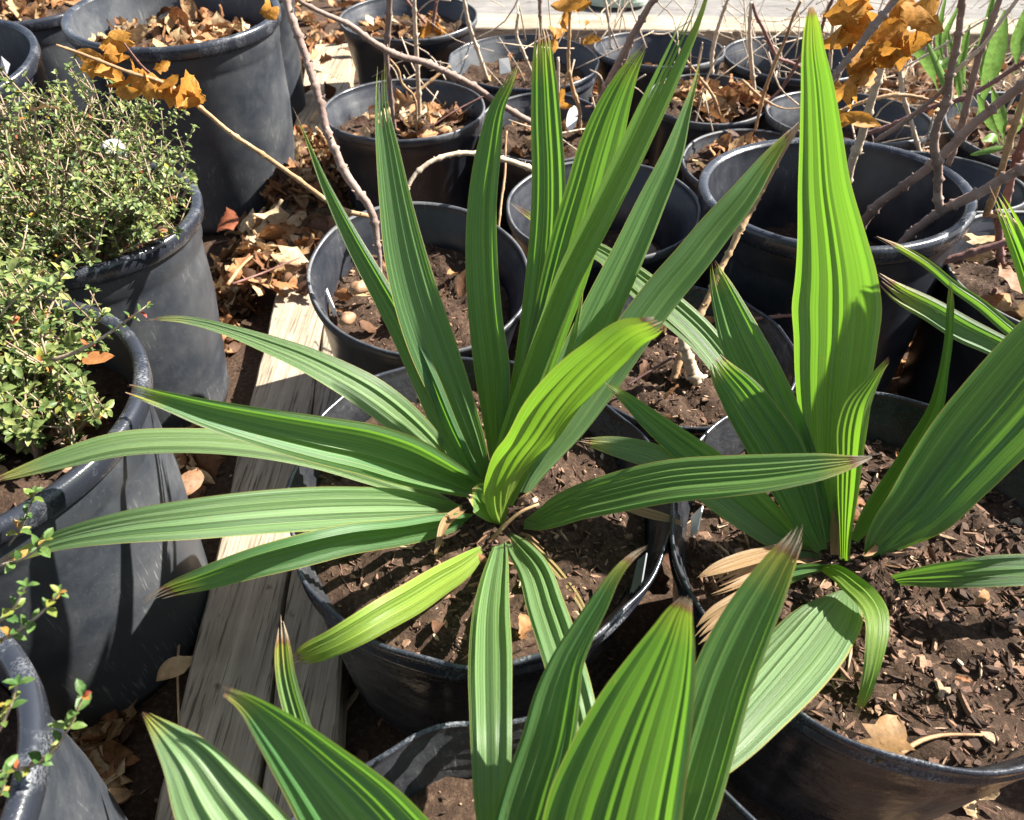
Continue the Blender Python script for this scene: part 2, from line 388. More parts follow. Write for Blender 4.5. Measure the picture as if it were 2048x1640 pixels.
def pot(key, X, Y, z, R, tx, ty, h, depth, style, label, base_z=None, nch=0, nleaf=0, leafsize=.05, mat=None, cs=(.004, .016)):
    base_z = z-h
    tx, ty = math.radians(tx), math.radians(ty)
    a = np.array([math.cos(ty), 0, -math.sin(ty)]); b = np.array([0, math.cos(tx), math.sin(tx)])
    c = np.cross(a, b); c /= np.linalg.norm(c); b = np.cross(c, a)
    A = np.eye(4); A[:3, 0] = a; A[:3, 1] = b; A[:3, 2] = c; A[:3, 3] = (X, Y, z)
    root = empty('nursery_pot', (X, Y, base_z), label, 'plant pot', 'black plastic nursery pots')
    mat = mat or P_STD; rs = random.Random(key)
    rb = R*{'thin': .80, 'roll': .82, 'std': .76}[style]
    p1, p2, p3 = rs.random()*6, rs.random()*6, rs.random()*6
    if style == 'thin':
        wa = {'A': .006, 'S': .008, 'P': .004}.get(key, .0035)
        wob = lambda g, zz: (wa*.5*np.sin(3*g+p1)+wa*.35*np.sin(7*g+p2)*np.sin(2*g+p3)+wa*.3*np.sin(13*g+p3)*np.exp(zz*30))*math.exp(zz*6)
        rim = [(R-.0045, -.001), (R-.003, .0012), (R-.0008, .0005), (R, -.004), (R-.001, -.012), (R-.004, -.015), (R-.0035, -.020), (R-.001, -.024), (R-.0015, -.031), (R-.006, -.036)]
        inn = [(R-.0045, -.001), (R-.006, -.010), (R-.0095, -.013), (R-.010, -.022), (R-.0135, -.025), (R-.014, -.034), (R-.0175, -.037), (R-.018, -.047), (R-.022, -.051)]
        out = [(R-.006, -.036), (R-.008, -.05), (rb+.3*(R-rb), -h*.6), (rb+.02*R, -h*.97), (rb, -h)]
    elif style == 'roll':
        wob = lambda g, zz: .0015*np.sin(3*g+p1)+0*zz
        rim = [(R-.017, -.003), (R-.014, .001), (R-.006, .003), (R-.001, .000), (R, -.006), (R-.0015, -.022), (R-.004, -.026), (R-.010, -.027)]
        inn = [(R-.017, -.003), (R-.0185, -.02), (R-.021, -.026), (R-.0225, -.045), (R-.025, -.05)]
        out = [(R-.010, -.027), (R-.012, -.06), (R-.0145, -.066), (R-.016, -.075), (rb+.55*(R-rb), -h*.45), (rb+.02*R, -h*.96), (rb, -h)]
    else:
        wob = lambda g, zz: .0012*np.sin(2*g+p1)+.0006*np.sin(9*g+p2)+0*zz
        rim = [(R-.006, -.001), (R-.004, .0015), (R-.001, .001), (R, -.003), (R-.0005, -.014), (R-.003, -.0165), (R-.006, -.017)]
        inn = [(R-.006, -.001), (R-.0075, -.012), (R-.0115, -.015), (R-.0125, -.027), (R-.0165, -.030), (R-.018, -.043), (R-.021, -.046)]
        out = [(R-.006, -.017), (R-.009, -.045), (R-.0115, -.048), (rb+.4*(R-rb), -h*.55), (rb+.02*R, -h*.96), (rb, -h)]
    sg_ = 288 if style == 'thin' else 128
    V, F = lathe(rim, A, sg_, wob); mesh('rim', V, F, RIM_S if style != 'std' else RIM_W, root)
    inn = inn+[(rb+(inn[-1][0]-rb)*(1-q)-.003, inn[-1][1]+(-h+.012-inn[-1][1])*q) for q in (.35, .7, 1.)]
    if style == 'thin':
        o0, o1 = out[1], out[-2]; out = [out[0]]+[(o0[0]+(o1[0]-o0[0])*q/20, o0[1]+(o1[1]-o0[1])*q/20) for q in range(21)]+[out[-1]]
        def wob2(g, zz):
            f = min(1, max(0, (-zz-.055)/.02))*min(1, max(0, (h*.93+zz)/.02)); per = (g+p1) % (2*math.pi/10)-math.pi/10
            grv = -.0035*np.exp(-(per/.035)**2)+.004*np.exp(-((per-.09*math.sin(zz*30+p2))/.10)**2)*.5
            return wob(g, zz)+f*grv-.0025*math.exp(-((zz+.075)/.006)**2)
    else: wob2 = wob
    V1, F1 = lathe(inn[::-1], A, sg_, wob)
    V2, F2 = lathe(out+[(.001, -h)], A, sg_, wob2)
    ac = Acc(); ac.add(V1, F1); ac.add(V2, F2)
    ac.build('wall', mat, root)
    # soil: relief disc
    def rin(dp):
        rr_, zz_ = zip(*inn); return float(np.interp(dp, [-q for q in zz_], rr_))
    Rs = rin(depth)-.0005
    def zf(x, y): 
        q = math.hypot(x, y)/Rs
        return -depth+.006*math.sin(x*41+p1)*math.sin(y*37+p2)+.004*math.sin(x*93+y*71+p3)+.006*(1-q*q)
    ng, na = 22, 72; V = [(0, 0, zf(0, 0))]
    for i in range(1, ng+1):
        for j in range(na):
            g = 6.28318*j/na; q = Rs*i/ng; V.append((q*math.cos(g), q*math.sin(g), zf(q*math.cos(g), q*math.sin(g))+rs.gauss(0, .0022)))
    F = [[0, 1+j, 1+(j+1) % na] for j in range(na)]+[[1+(i-1)*na+j, 1+i*na+j, 1+i*na+(j+1) % na, 1+(i-1)*na+(j+1) % na] for i in range(1, ng) for j in range(na)]
    V = np.array(V)@A[:3, :3].T+A[:3, 3]; so = mesh('soil', V, F, SOIL, root)
    if nch:
        ac = Acc(); chips(ac, nch, None, Rs*.985, zf, cs[0], cs[1], key, A); tag(ac.build('mulch', MULCH, root, False), kind='stuff')
    if nleaf:
        ac = Acc(); rr = random.Random(key+'l')
        for _ in range(nleaf):
            g = rr.random()*6.28; q = Rs*.86*math.sqrt(rr.random()); s = leafsize*rr.uniform(.5, 1.15); 
            lv = np.array([q*math.cos(g), q*math.sin(g), zf(q*math.cos(g), q*math.sin(g))+.005+rr.random()*.018])@A[:3, :3].T+A[:3, 3]
            place_leaf(ac, rr, lv, s, .55)
        tag(ac.build('fallen_leaves', LITTER, root), kind='stuff')
    POTS[key] = dict(root=root, A=A, R=Rs, zf=zf)
    return root

# key X Y z R tx ty height soildepth style label nch nleaf leafsize
POTLIST = [
 ('A', -.033, .507, .35, .206, 1.4, 5.2, .31, .045, 'thin', 'black pot with wrinkled white-scuffed rim under the large central palm', 5500, 10, .035, P_THIN, (.0015, .016)),
 ('B', .384, .435, .35, .223, .3, -3.2, .33, .055, 'thin', 'big glossy black pot of bark mulch holding the right palm', 9500, 14, .035, P_THIN, (.0016, .021)),
 ('C', -.137, .931, .34, .167, 9.7, 6.0, .32, .075, 'std', 'black pot with soil, pebbles and nuts directly behind the central palm', 1300, 22, .045, P_STD, (.002, .016)),
 ('D', -.245, 1.664, .30, .185, -.8, 0, .29, .055, 'std', 'black pot full of dry leaves with one upright pale stick, left of centre', 150, 60, .055, P_STD, (.004, .014)),
 ('E', -.305, 2.347, .30, .203, 1.7, -.2, .29, .055, 'std', 'black pot with yellowing sprout and dry leaves at the top edge', 100, 50, .06, P_STD, (.004, .014)),
 ('F', .031, 2.035, .28, .201, 1, 0, .27, .06, 'thin', 'wide grey-black pot with grooved inner wall and a pale tag near the top', 250, 14, .05, P_OLD, (.004, .014)),
 ('G', .071, 1.66, .26, .153, 7, -1.2, .25, .05, 'std', 'small pot with soil, an oval tag and twigs behind the tallest striped leaf', 200, 14, .05, P_STD, (.004, .014)),
 ('H', .404, 2.13, .28, .178, -3, .1, .27, .08, 'std', 'black pot in the back row between the grooved pot and the empty ones', 100, 8, .05, P_STD, (.004, .014)),
 ('I', .782, 2.12, .26, .193, -1, 0, .25, .12, 'std', 'nearly empty dark pot in the back row below the pale board', 100, 4, .05, P_STD, (.004, .014)),
 ('J', .771, 1.67, .28, .184, -4, 0, .27, .085, 'std', 'dark pot with pale scuffed lip under the hanging orange leaves', 150, 14, .06, P_STD, (.004, .014)),
 ('K', .478, 1.80, .27, .148, 1.9, -1, .26, .02, 'std', 'pot heaped over with crumpled brown leaves, the farther of two', 0, 60, .075, P_STD, (.004, .014)),
 ('Q2', .52, 1.465, .26, .158, 3, -.7, .25, .02, 'std', 'pot heaped over with crumpled brown leaves, right above the empty big pot', 60, 75, .075, P_STD, (.004, .014)),
 ('L', .513, 1.085, .40, .209, -2.9, -3.2, .39, .16, 'roll', 'large deep black pot with thick rolled rim and thick bare stems', 200, 5, .04, P_STD, (.004, .014)),
 ('M', .815, 1.315, .30, .160, -5.7, .2, .29, .09, 'std', 'dark pot half hidden behind the right side of the large deep pot', 60, 4, .05, P_STD, (.004, .014)),
 ('N', 1.154, 1.60, .28, .177, 4.5, -1, .27, .03, 'std', 'pot of broad-leaved green plants at the upper right edge', 60, 40, .06, P_STD, (.004, .014)),
 ('O', .161, 1.173, .32, .171, 1.9, -.7, .31, .13, 'std', 'dark blue-black pot with one big dry leaf inside, behind the upright palm leaves', 250, 7, .07, P_STD, (.004, .014)),
 ('P', .238, .796, .30, .157, .6, -3.6, .29, .040, 'thin', 'grooved black pot with one bent woody stem, between the two palms', 1500, 12, .035, P_THIN, (.002, .018)),
 ('Q', .847, .95, .33, .172, 2.9, -1.4, .32, .055, 'std', 'pot with soil and large curled brown leaves at the right edge', 1000, 22, .085, P_STD, (.003, .014)),
 ('S', .01, .045, .35, .218, -.3, 0, .33, .06, 'thin', 'crinkled black pot cut off by the bottom edge of the picture', 600, 4, .04, P_THIN, (.003, .016)),
 ('T', -.613, .547, .42, .216, -1.3, .5, .41, .07, 'roll', 'big black pot with pale scuffed rim, the nearer whole one on the left', 500, 22, .05, P_OLD, (.004, .016)),
 ('U', -.68, 1.011, .40, .192, -1, 3.7, .39, .05, 'roll', 'grey dusty pot with small-leaved shrub, second from the front on the left', 200, 30, .05, P_OLD, (.004, .016)),
 ('V', -.529, .131, .42, .205, -2.2, 0, .41, .06, 'roll', 'scuffed grey pot rim in the bottom left corner', 100, 8, .05, P_OLD, (.004, .016)),
 ('W', -1.207, 1.597, .42, .199, 9.1, .8, .41, .12, 'roll', 'pale grey pot rim at the upper left edge above the shrub', 50, 8, .05, P_OLD, (.004, .016)),
 ('X', -.751, 1.772, .47, .229, 2.4, 1.5, .45, .075, 'roll', 'tall dark pot with broad shoulder behind the orange dead leaves', 150, 110, .07, P_OLD, (.004, .016)),
 ('Y', -1.363, 2.25, .36, .190, .3, 0, .35, .02, 'roll', 'pot with a large dry leaf at the top left corner', 50, 40, .09, P_OLD, (.004, .016)),
 ('X2', -.775, 2.25, .40, .17, 0, 0, .39, .06, 'std', 'light grey pot mostly hidden behind the tall dark pot', 50, 20, .06, P_OLD, (.004, .016)),
 ('Z', 1.02, .58, .33, .18, 0, 0, .32, .05, 'std', 'black pot of the palm reaching in from the right edge', 150, 3, .05, P_STD, (.004, .016)),
]
for q in POTLIST:
    pot(q[0], *q[1:11][:9] if False else q[1:10], q[10], nch=q[11], nleaf=q[12], leafsize=q[13], mat=q[14], cs=q[15]) if False else pot(q[0], q[1], q[2], q[3], q[4], q[5], q[6], q[7], q[8], q[9], q[10], None, q[11], q[12], q[13], q[14], q[15])

# ---------------------------------------------------------------- ground, planks, litter
g = mesh('ground', [(-40, -40, 0), (40, -40, 0), (40, 40, 0), (-40, 40, 0)], [[0, 1, 2, 3]], GROUND, None, False)
tag(g, 'dark bare soil under the pots', None, None, 'structure')

def plank(name, a, b, width, z0, z1, mat, label, bow=0., seed=1, cat='plank', end=0):
    """weathered board: bevelled, slightly uneven long edges"""
    rr = random.Random(seed); a = np.array(a, float); b = np.array(b, float); L = np.linalg.norm(b-a); T = (b-a)/L; Sx = np.array([T[1], -T[0]])
    n = max(12, int(L/.05)); V = []; bev = .004
    for i in range(n+1):
        t = i/n; c = a+(b-a)*t+Sx*bow*math.sin(math.pi*t); e1 = rr.gauss(0, .0012); e2 = rr.gauss(0, .0012); zz = rr.gauss(0, .0006)
        hw = width/2
        for (s, z) in ((-hw, z0), (-hw, z1-bev), (-hw+bev, z1), (-hw*.5, z1+.0008), (0, z1), (hw*.5, z1-.0006), (hw-bev, z1), (hw, z1-bev), (hw, z0)):
            s2 = s+(e1 if s < 0 else e2 if s > 0 else 0); V.append((*(c+Sx*s2), z+zz))
    F = [[i*9+j, i*9+j+1, (i+1)*9+j+1, (i+1)*9+j] for i in range(n) for j in range(8)]+[list(range(9)), list(range(n*9, n*9+9))[::-1]]
    o = mesh(name, V, F, mat, None, False); tag(o, label, cat, 'weathered boards lying between the pots'); return o
# photo edges at z=.06: left (-.39,.264)->(-.519,1.186); crack (-.281,.284)->(-.434,1.179); right (-.226,.264)->(-.359,1.163)
plank('plank', (-.318, .0), (-.4745, 1.55), .108, .0, .06, WOOD, 'long grey weathered board with rounded left edge beside the big left pots', seed=3)
plank('plank', (-.2155, .0), (-.378, 1.55), .083, .0, .058, WOOD, 'narrower grey board tight against the left side of the central pot', seed=4)
plank('plank', (-.500, 1.62), (-.662, 2.84), .155, .0, .07, WOOD4, 'sunlit tan board with dry leaves on it, farther end of the aisle', seed=5)
plank('plank', (-.62, 3.03), (2.6, 2.92), .17, .0, .10, WOOD2, 'cream board lying across behind the pots', seed=6)
plank('plank', (-.22, 3.29), (2.7, 3.17), .30, .0, .085, WOOD3, 'wide board painted shade-grey just beyond the cream board', seed=7)

# ground litter
litter = Acc(); rr = random.Random(11)
potlist = [(q[1], q[2], q[4]) for q in POTLIST]
def mound(x, y):
    if -.57 < x+.105*y < -.15 and y < 1.6: return .006
    m = .004+.03*max(0, math.exp(-((x+.50)**2/.02+(y-1.45)**2/.12)))
    m += .07*math.exp(-((x+.62)**2/.012+(y-1.40)**2/.02))
    return m
n = 0
while n < 4800:
    reg = rr.random()
    if reg < .34: x, y = rr.uniform(-.66, -.28), rr.uniform(.9, 2.0)
    elif reg < .46: x, y = rr.uniform(-.62, -.38), rr.uniform(.05, 1.0)
    elif reg < .72: x, y = rr.uniform(-1.7, 1.9), rr.uniform(2.3, 4.6)
    elif reg < .92: x, y = rr.uniform(-.2, 1.5), rr.uniform(1.0, 2.9)
    else: x, y = rr.uniform(-1.3, 1.4), rr.uniform(-.2, 2.6)
    if any((x-px)**2+(y-py)**2 < (.79*pr)**2 for px, py, pr in potlist): continue
    onb = -.45 < x+.105*(y) < -.17 and y < 1.56
    if onb and (y < 1.25 or rr.random() < .85): continue
    if 2.82 < y < 3.45 and -.62 < x and rr.random() < .96: continue
    zt = .075 if (onb or (1.6 < y < 2.85 and abs(x+.5+.133*(y-1.62)) < .085)) else 0
    if zt and rr.random() < .75 and y > 1.9: continue
    z = zt+mound(x, y)*rr.uniform(.2, 1.3)+.012*rr.random()+.004
    place_leaf(litter, rr, (x, y, z+.006), rr.uniform(.034, .100), .6); n += 1
tag(litter.build('leaf_litter', LITTER), 'carpet of curled brown and tan fallen leaves on the ground', 'fallen leaves', None, 'stuff')
debris = Acc(); chips(debris, 5000, None, 1.0, lambda x, y: .003, .004, .02, 'gnd', np.array([[1.7, 0, 0, 0], [0, 2.0, 0, 1.5], [0, 0, 1, 0], [0, 0, 0, 1.]]))
tag(debris.build('bark_debris', MULCH, None, False), 'small dark bark chips and crumbs scattered on the ground', 'bark chips', None, 'stuff')

# ---------------------------------------------------------------- palms
def palm(key, basepx, zb, label, group, blades):
    b = PZ(*basepx, zb); root = empty('palm_plant', b, label, 'palm', group)
    for nm, pts, dep, kw in blades:
        blade(nm, root, pts, dep, base=basepx, **kw)
    return root
mainB = (1003, 1030)
MAIN = [
 ('leaf', [(584,212,2),(612,275,6),(644,355,16),(700,470,32),(750,560,42),(803,655,50),(852,760,54),(900,870,48),(950,960,28)], (.78,.74,.0), dict(N=4,sun=0.12,stripe=.6,cup=.2)),
 ('leaf', [(764,108,18),(763,205,27),(777,307,48),(793,410,66),(812,512,84),(832,590,92),(865,690,95),(904,790,82),(940,880,60),(972,960,28)], (.79,.70,.0), dict(N=6,sun=0.14,stripe=.45,jag=.07,tip=.985)),
 ('leaf', [(1037,116,5),(1020,165,20),(1000,205,28),(979,307,50),(967,410,58),(966,512,64),(975,643,68),(988,745,70),(992,830,52),(995,930,25)], (.81,.70,.0), dict(N=4,sun=-0.08,stripe=.5,cup=.3,tip=.985)),
 ('leaf', [(1080,38,10),(1084,68,28),(1088,137,46),(1093,239,60),(1098,342,66),(1097,444,70),(1088,547,70),(1070,680,66),(1045,800,55),(1010,940,28)], (.81,.68,.0), dict(N=5,sun=-0.15,stripe=.95,jag=.03,tip=.955,pleat=.3)),
 ('leaf', [(1296,82,6),(1262,140,35),(1235,200,60),(1205,290,85),(1180,380,90),(1155,470,95),(1130,560,90),(1100,660,75),(1070,760,60),(1030,880,40),(1005,970,22)], (.80,.66,.0), dict(N=7,sun=-0.2,stripe=.35,yellow=.15,pleat=.4,tip=.985)),
 ('leaf', [(1415,-60,26),(1385,20,46),(1335,130,52),(1285,235,56),(1235,340,56),(1185,440,56),(1130,550,52),(1095,643,48),(1058,745,46),(1020,848,40),(985,950,20)], (.79,.58,-.02), dict(N=4,sun=0.2,stripe=.4,yellow=.3,cup=.35,jag=.10)),
 ('leaf', [(1408,85,2),(1392,154,8),(1370,222,20),(1340,310,42),(1298,400,56),(1252,500,66),(1208,590,74),(1165,680,78),(1120,775,70),(1075,865,50),(1030,955,28)], (.81,.68,.0), dict(N=4,sun=0.25,stripe=.15,cup=.3,pleat=.35)),
 ('leaf', [(1600,242,5),(1540,310,30),(1480,390,56),(1420,460,68),(1380,510,72),(1320,580,76),(1260,660,78),(1190,760,80),(1130,850,68),(1080,920,48),(1045,985,22)], (.81,.70,.01), dict(N=5,sun=0.38,stripe=.15,pleat=.35)),
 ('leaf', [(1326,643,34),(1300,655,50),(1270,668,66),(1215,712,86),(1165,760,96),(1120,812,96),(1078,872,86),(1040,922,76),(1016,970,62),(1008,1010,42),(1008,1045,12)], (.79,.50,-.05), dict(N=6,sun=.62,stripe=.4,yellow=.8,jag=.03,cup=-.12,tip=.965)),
 ('leaf', [(286,641,6),(340,637,12),(400,645,18),(470,665,26),(540,690,38),(610,718,50),(680,753,62),(740,788,70),(790,825,70),(840,868,60),(885,910,40),(940,955,22)], (.80,.72,-.04), dict(N=5,sun=0.45,stripe=.1,yellow=.1,tip=.965)),
 ('leaf', [(253,775,22),(330,797,36),(430,825,60),(540,850,80),(650,872,96),(740,890,103),(810,912,100),(880,942,75),(930,965,50),(985,988,22)], (.80,.58,-.03), dict(N=5,sun=0.15,stripe=.25,cup=.4,tip=.985,pleat=.25)),
 ('leaf', [(-40,968,4),(5,955,14),(103,924,36),(239,888,50),(376,881,50),(513,890,52),(640,912,55),(740,945,48),(835,980,34),(915,1015,12)], (.80,.66,-.05), dict(N=4,sun=0.5,stripe=.1,yellow=.12,cup=-.1)),
 ('leaf', [(-20,1135,8),(20,1118,20),(103,1085,36),(239,1055,62),(376,1038,80),(513,1024,87),(683,1014,84),(805,1013,66),(870,1016,40),(925,1020,16)], (.80,.62,-.08), dict(N=5,sun=0.4,stripe=.25)),
 ('leaf', [(275,1215,8),(320,1188,26),(410,1155,48),(500,1125,60),(600,1098,66),(700,1075,62),(800,1062,54),(880,1048,46),(955,1038,20)], (.80,.65,-.07), dict(N=4,sun=0.15,stripe=.2,jag=.07,tip=.90)),
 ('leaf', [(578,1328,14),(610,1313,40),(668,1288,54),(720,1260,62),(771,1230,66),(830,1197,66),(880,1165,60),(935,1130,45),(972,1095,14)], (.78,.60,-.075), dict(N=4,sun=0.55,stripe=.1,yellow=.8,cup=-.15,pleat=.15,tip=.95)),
 ('leaf', [(1003,1066,12),(998,1110,36),(990,1160,56),(984,1217,72),(983,1319,88),(984,1422,86),(985,1524,80),(984,1620,66),(985,1700,40),(986,1740,10)], (.79,.53,-.10), dict(N=3,sun=0.3,stripe=.2,pleat=.55,yellow=.08)),
 ('leaf', [(1012,1066,12),(1035,1095,42),(1062,1130,60),(1092,1215,76),(1125,1315,80),(1155,1420,76),(1175,1520,62),(1185,1600,30),(1188,1640,6)], (.79,.54,-.10), dict(N=4,sun=0.4,stripe=.15,pleat=.4)),
 ('leaf', [(1048,1050,16),(1080,1040,40),(1113,1025,58),(1165,1005,70),(1215,992,78),(1348,965,86),(1440,957,84),(1519,951,78),(1590,943,66),(1655,934,50),(1705,925,26),(1744,914,4)], (.79,.60,-.02), dict(N=6,sun=0.15,stripe=.3,yellow=.15,jag=.0,tip=.945,pleat=.28)),
 ('leaf', [(1000,1030,36),(975,1010,52),(955,990,56),(938,985,34)], (.79,.74,-.01), dict(N=3,sun=0.3,stripe=.2,yellow=.15,cup=.5,tip=.93,rows=24)),
 ('leaf', [(1168,560,3),(1155,640,10),(1130,730,16),(1095,830,22),(1050,940,22),(1020,1010,12)], (.79,.71,-.01), dict(N=2,sun=0.0,stripe=.5,yellow=.5)),
 ('dry_leaf_blade', [(960,1060,24),(900,1100,34),(830,1150,30),(770,1210,24),(735,1290,6)], (.80,.76,.0), dict(N=4,lit=.2,dry=1.,jag=.2,pleat=.5)),
 ('dry_leaf_blade', [(925,1018,14),(893,1045,20),(878,1085,12),(870,1112,6)], (.78,.72,-.01), dict(N=2,lit=-.2,dry=1.,cup=.8)),
 ('dry_leaf_blade', [(1240,1010,14),(1300,1028,20),(1345,1040,12),(1370,1050,4)], (.78,.76,.0), dict(N=2,lit=.5,dry=1.)),
 ('dry_leaf_blade', [(1050,1075,10),(1120,1150,16),(1165,1215,12),(1190,1290,4)], (.78,.70,.01), dict(N=2,lit=.3,dry=.8,yellow=1.)),
]
R_A = palm('A', mainB, .31, 'large many-leaved striped palm in the central wrinkled-rim pot', 'young fan palms growing in pots', MAIN)
BB = (1680, 1115)
RIGHT = [
 ('leaf', [(1622,14,8),(1624,40,24),(1627,102,43),(1635,171,60),(1643,273,79),(1650,376,98),(1664,478,126),(1673,560,152),(1674,610,164),(1672,677,154),(1667,745,142),(1662,813,122),(1659,882,98),(1658,984,56),(1668,1080,22)], (.77,.60,.0), dict(N=8,sun=-.5,stripe=.35,yellow=.25,cup=.12,jag=.0,tip=.992,pleat=.24)),
 ('leaf', [(1425,520,10),(1440,570,42),(1455,612,60),(1480,677,82),(1515,750,90),(1555,830,86),(1597,920,72),(1632,1005,50),(1657,1080,22)], (.77,.72,.0), dict(N=6,sun=0.1,stripe=.8,tip=.985)),
 ('leaf', [(1428,712,26),(1445,742,52),(1478,785,80),(1520,848,96),(1555,905,100),(1588,980,80),(1615,1045,56),(1643,1100,22)], (.77,.68,.0), dict(N=7,sun=-0.15,stripe=.6,jag=.03,tip=.975)),
 ('leaf', [(1203,761,5),(1250,795,24),(1300,838,42),(1355,882,56),(1430,938,66),(1490,990,66),(1545,1040,54),(1600,1088,28),(1640,1115,12)], (.78,.75,.0), dict(N=5,sun=-0.1,stripe=.4,tip=.975)),
 ('leaf', [(1155,880,10),(1230,893,40),(1310,915,52),(1380,955,50),(1430,1000,42),(1490,1045,36),(1550,1085,28),(1625,1115,12)], (.78,.79,-.02), dict(N=4,sun=0.35,stripe=.3)),
 ('leaf', [(1013,398,3),(1060,432,14),(1130,470,24),(1200,505,34),(1270,552,42),(1340,610,50),(1400,665,52),(1460,740,50),(1530,850,50),(1600,970,40),(1655,1085,18)], (.78,.86,.01), dict(N=4,sun=0.3,stripe=.5,yellow=.12)),
 ('leaf', [(1180,500,6),(1250,560,28),(1320,620,34),(1400,690,34),(1470,780,36),(1560,920,36),(1645,1075,14)], (.78,.88,.01), dict(N=3,sun=0.2,stripe=.3,yellow=.1)),
 ('leaf', [(1784,713,10),(1762,738,15),(1742,768,26),(1715,813,48),(1706,848,54),(1700,916,46),(1696,984,38),(1692,1053,24),(1690,1125,16)], (.77,.66,-.02), dict(N=4,sun=-0.3,stripe=.3,yellow=.55,tip=.975,cup=.2)),
 ('leaf', [(1902,548,3),(1898,608,13),(1894,677,15),(1883,745,18),(1866,813,27),(1830,882,40),(1790,950,48),(1742,1018,40),(1705,1080,16)], (.77,.66,.0), dict(N=3,sun=0.05,stripe=.2,cup=.5)),
 ('leaf', [(1735,1122,12),(1764,1083,62),(1795,1050,95),(1828,1018,118),(1880,952,144),(1929,889,162),(2016,786,178),(2100,680,165),(2190,560,110),(2260,460,15)], (.77,.58,.0), dict(N=8,sun=0.06,stripe=.3,pleat=.18,cup=.15)),
 ('leaf', [(1735,1120,12),(1835,1010,60),(1935,880,86),(2070,730,110),(2190,590,140),(2240,400,165),(2258,220,150),(2275,100,10)], (.78,.60,.0), dict(N=7,sun=.7,stripe=.3)),  # added leaf out of view, shaped to shade the tall broad leaf
 ('leaf', [(1751,1172,14),(1792,1160,22),(1861,1153,44),(1929,1147,56),(2048,1140,62),(2150,1142,50),(2250,1160,6)], (.76,.68,-.03), dict(N=5,sun=0.15,stripe=.35)),
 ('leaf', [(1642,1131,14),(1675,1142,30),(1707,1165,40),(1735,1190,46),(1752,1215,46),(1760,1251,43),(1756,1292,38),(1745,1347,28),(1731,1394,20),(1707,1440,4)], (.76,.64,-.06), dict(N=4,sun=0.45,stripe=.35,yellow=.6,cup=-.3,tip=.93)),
 ('leaf', [(1686,1180,10),(1672,1200,70),(1655,1222,104),(1612,1278,132),(1560,1340,140),(1500,1410,130),(1440,1480,110),(1380,1540,80),(1320,1590,20)], (.73,.50,-.03), dict(N=9,sun=0.55,stripe=.0,pleat=.16,cup=-.1)),
 ('leaf', [(1650,1135,10),(1610,1140,26),(1575,1150,30),(1530,1175,8)], (.76,.71,.0), dict(N=3,sun=0.1,stripe=.3,rows=24)),
 ('dry_leaf_blade', [(1560,1100,24),(1480,1122,30),(1430,1140,22),(1394,1157,3)], (.72,.66,-.01), dict(N=3,lit=.7,dry=1.,jag=.05)),
 ('dry_leaf_blade', [(1550,1112,20),(1490,1145,44),(1440,1170,38),(1412,1185,24)], (.73,.68,-.01), dict(N=5,lit=.5,dry=1.,jag=.2)),
 ('dry_leaf_blade', [(1560,1150,14),(1480,1205,46),(1420,1245,46),(1380,1285,30)], (.72,.66,-.01), dict(N=4,lit=.7,dry=1.,jag=.1)),
 ('dry_leaf_blade', [(1672,1110,20),(1672,1060,22),(1674,1010,16),(1676,960,5)], (.77,.75,.0), dict(N=2,lit=.0,dry=1.,rows=20)),
]
R_B = palm('B', BB, .30, 'palm with one tall broad glowing leaf in the right mulch-filled pot', 'young fan palms growing in pots', RIGHT)
FB = (1130, 1950)
FRONT = [
 ('leaf', [(1378,1187,14),(1362,1225,52),(1345,1280,96),(1320,1353,148),(1288,1439,198),(1250,1552,244),(1225,1640,268),(1190,1780,230),(1155,1930,60)], (.50,.40,.0), dict(N=8,sun=-0.2,stripe=.6,yellow=.05,jag=.015,tip=.965,pleat=.24,cup=.1)),
 ('leaf', [(1603,1045,20),(1590,1075,34),(1565,1115,55),(1546,1148,70),(1490,1251,102),(1445,1353,116),(1405,1480,124),(1360,1630,124),(1300,1800,80),(1200,1930,30)], (.52,.47,.0), dict(N=6,sun=0.1,stripe=.6,yellow=.1,jag=.025,tip=.935,pleat=.30)),
 ('leaf', [(1299,1090,4),(1275,1105,12),(1249,1128,18),(1225,1160,26),(1200,1205,38),(1171,1255,48),(1137,1322,66),(1118,1388,90),(1095,1490,106),(1062,1593,112),(1040,1690,110),(1080,1850,50)], (.52,.50,.0), dict(N=6,sun=0.12,stripe=.35,cup=.2,tip=.94)),
 ('leaf', [(443,1375,16),(490,1400,34),(560,1455,82),(640,1530,132),(720,1610,180),(800,1700,200),(900,1800,180),(1040,1920,50)], (.50,.42,-.02), dict(N=8,sun=0.06,stripe=.3,cup=.3,jag=.02,tip=.985)),
 ('leaf', [(285,1422,6),(325,1463,44),(378,1520,96),(432,1602,146),(500,1690,170),(600,1790,150),(740,1890,50)], (.46,.44,-.02), dict(N=6,sun=0.45,stripe=.2,pleat=.4,tip=.99)),
 ('leaf', [(562,1229,4),(566,1268,24),(575,1353,38),(593,1422,42),(620,1500,44),(655,1600,42),(720,1750,30),(860,1880,14)], (.56,.58,.0), dict(N=3,sun=0.25,stripe=.3,cup=.3,yellow=.2,tip=.93)),
 ('leaf', [(1462,1690,90),(1380,1780,90),(1270,1880,60),(1180,1940,20),(1560,1560,50),(1620,1470,6)][:0] or [(1520,1900,6),(1420,1920,60),(1300,1930,70),(1200,1945,20)], (.52,.46,-.02), dict(N=5,sun=0.3,stripe=.2)),
]
R_F = palm('S', FB, .29, 'broad-leaved palm reaching up from the bottom edge of the picture', 'young fan palms growing in pots', FRONT)
GB = (2420, 900)
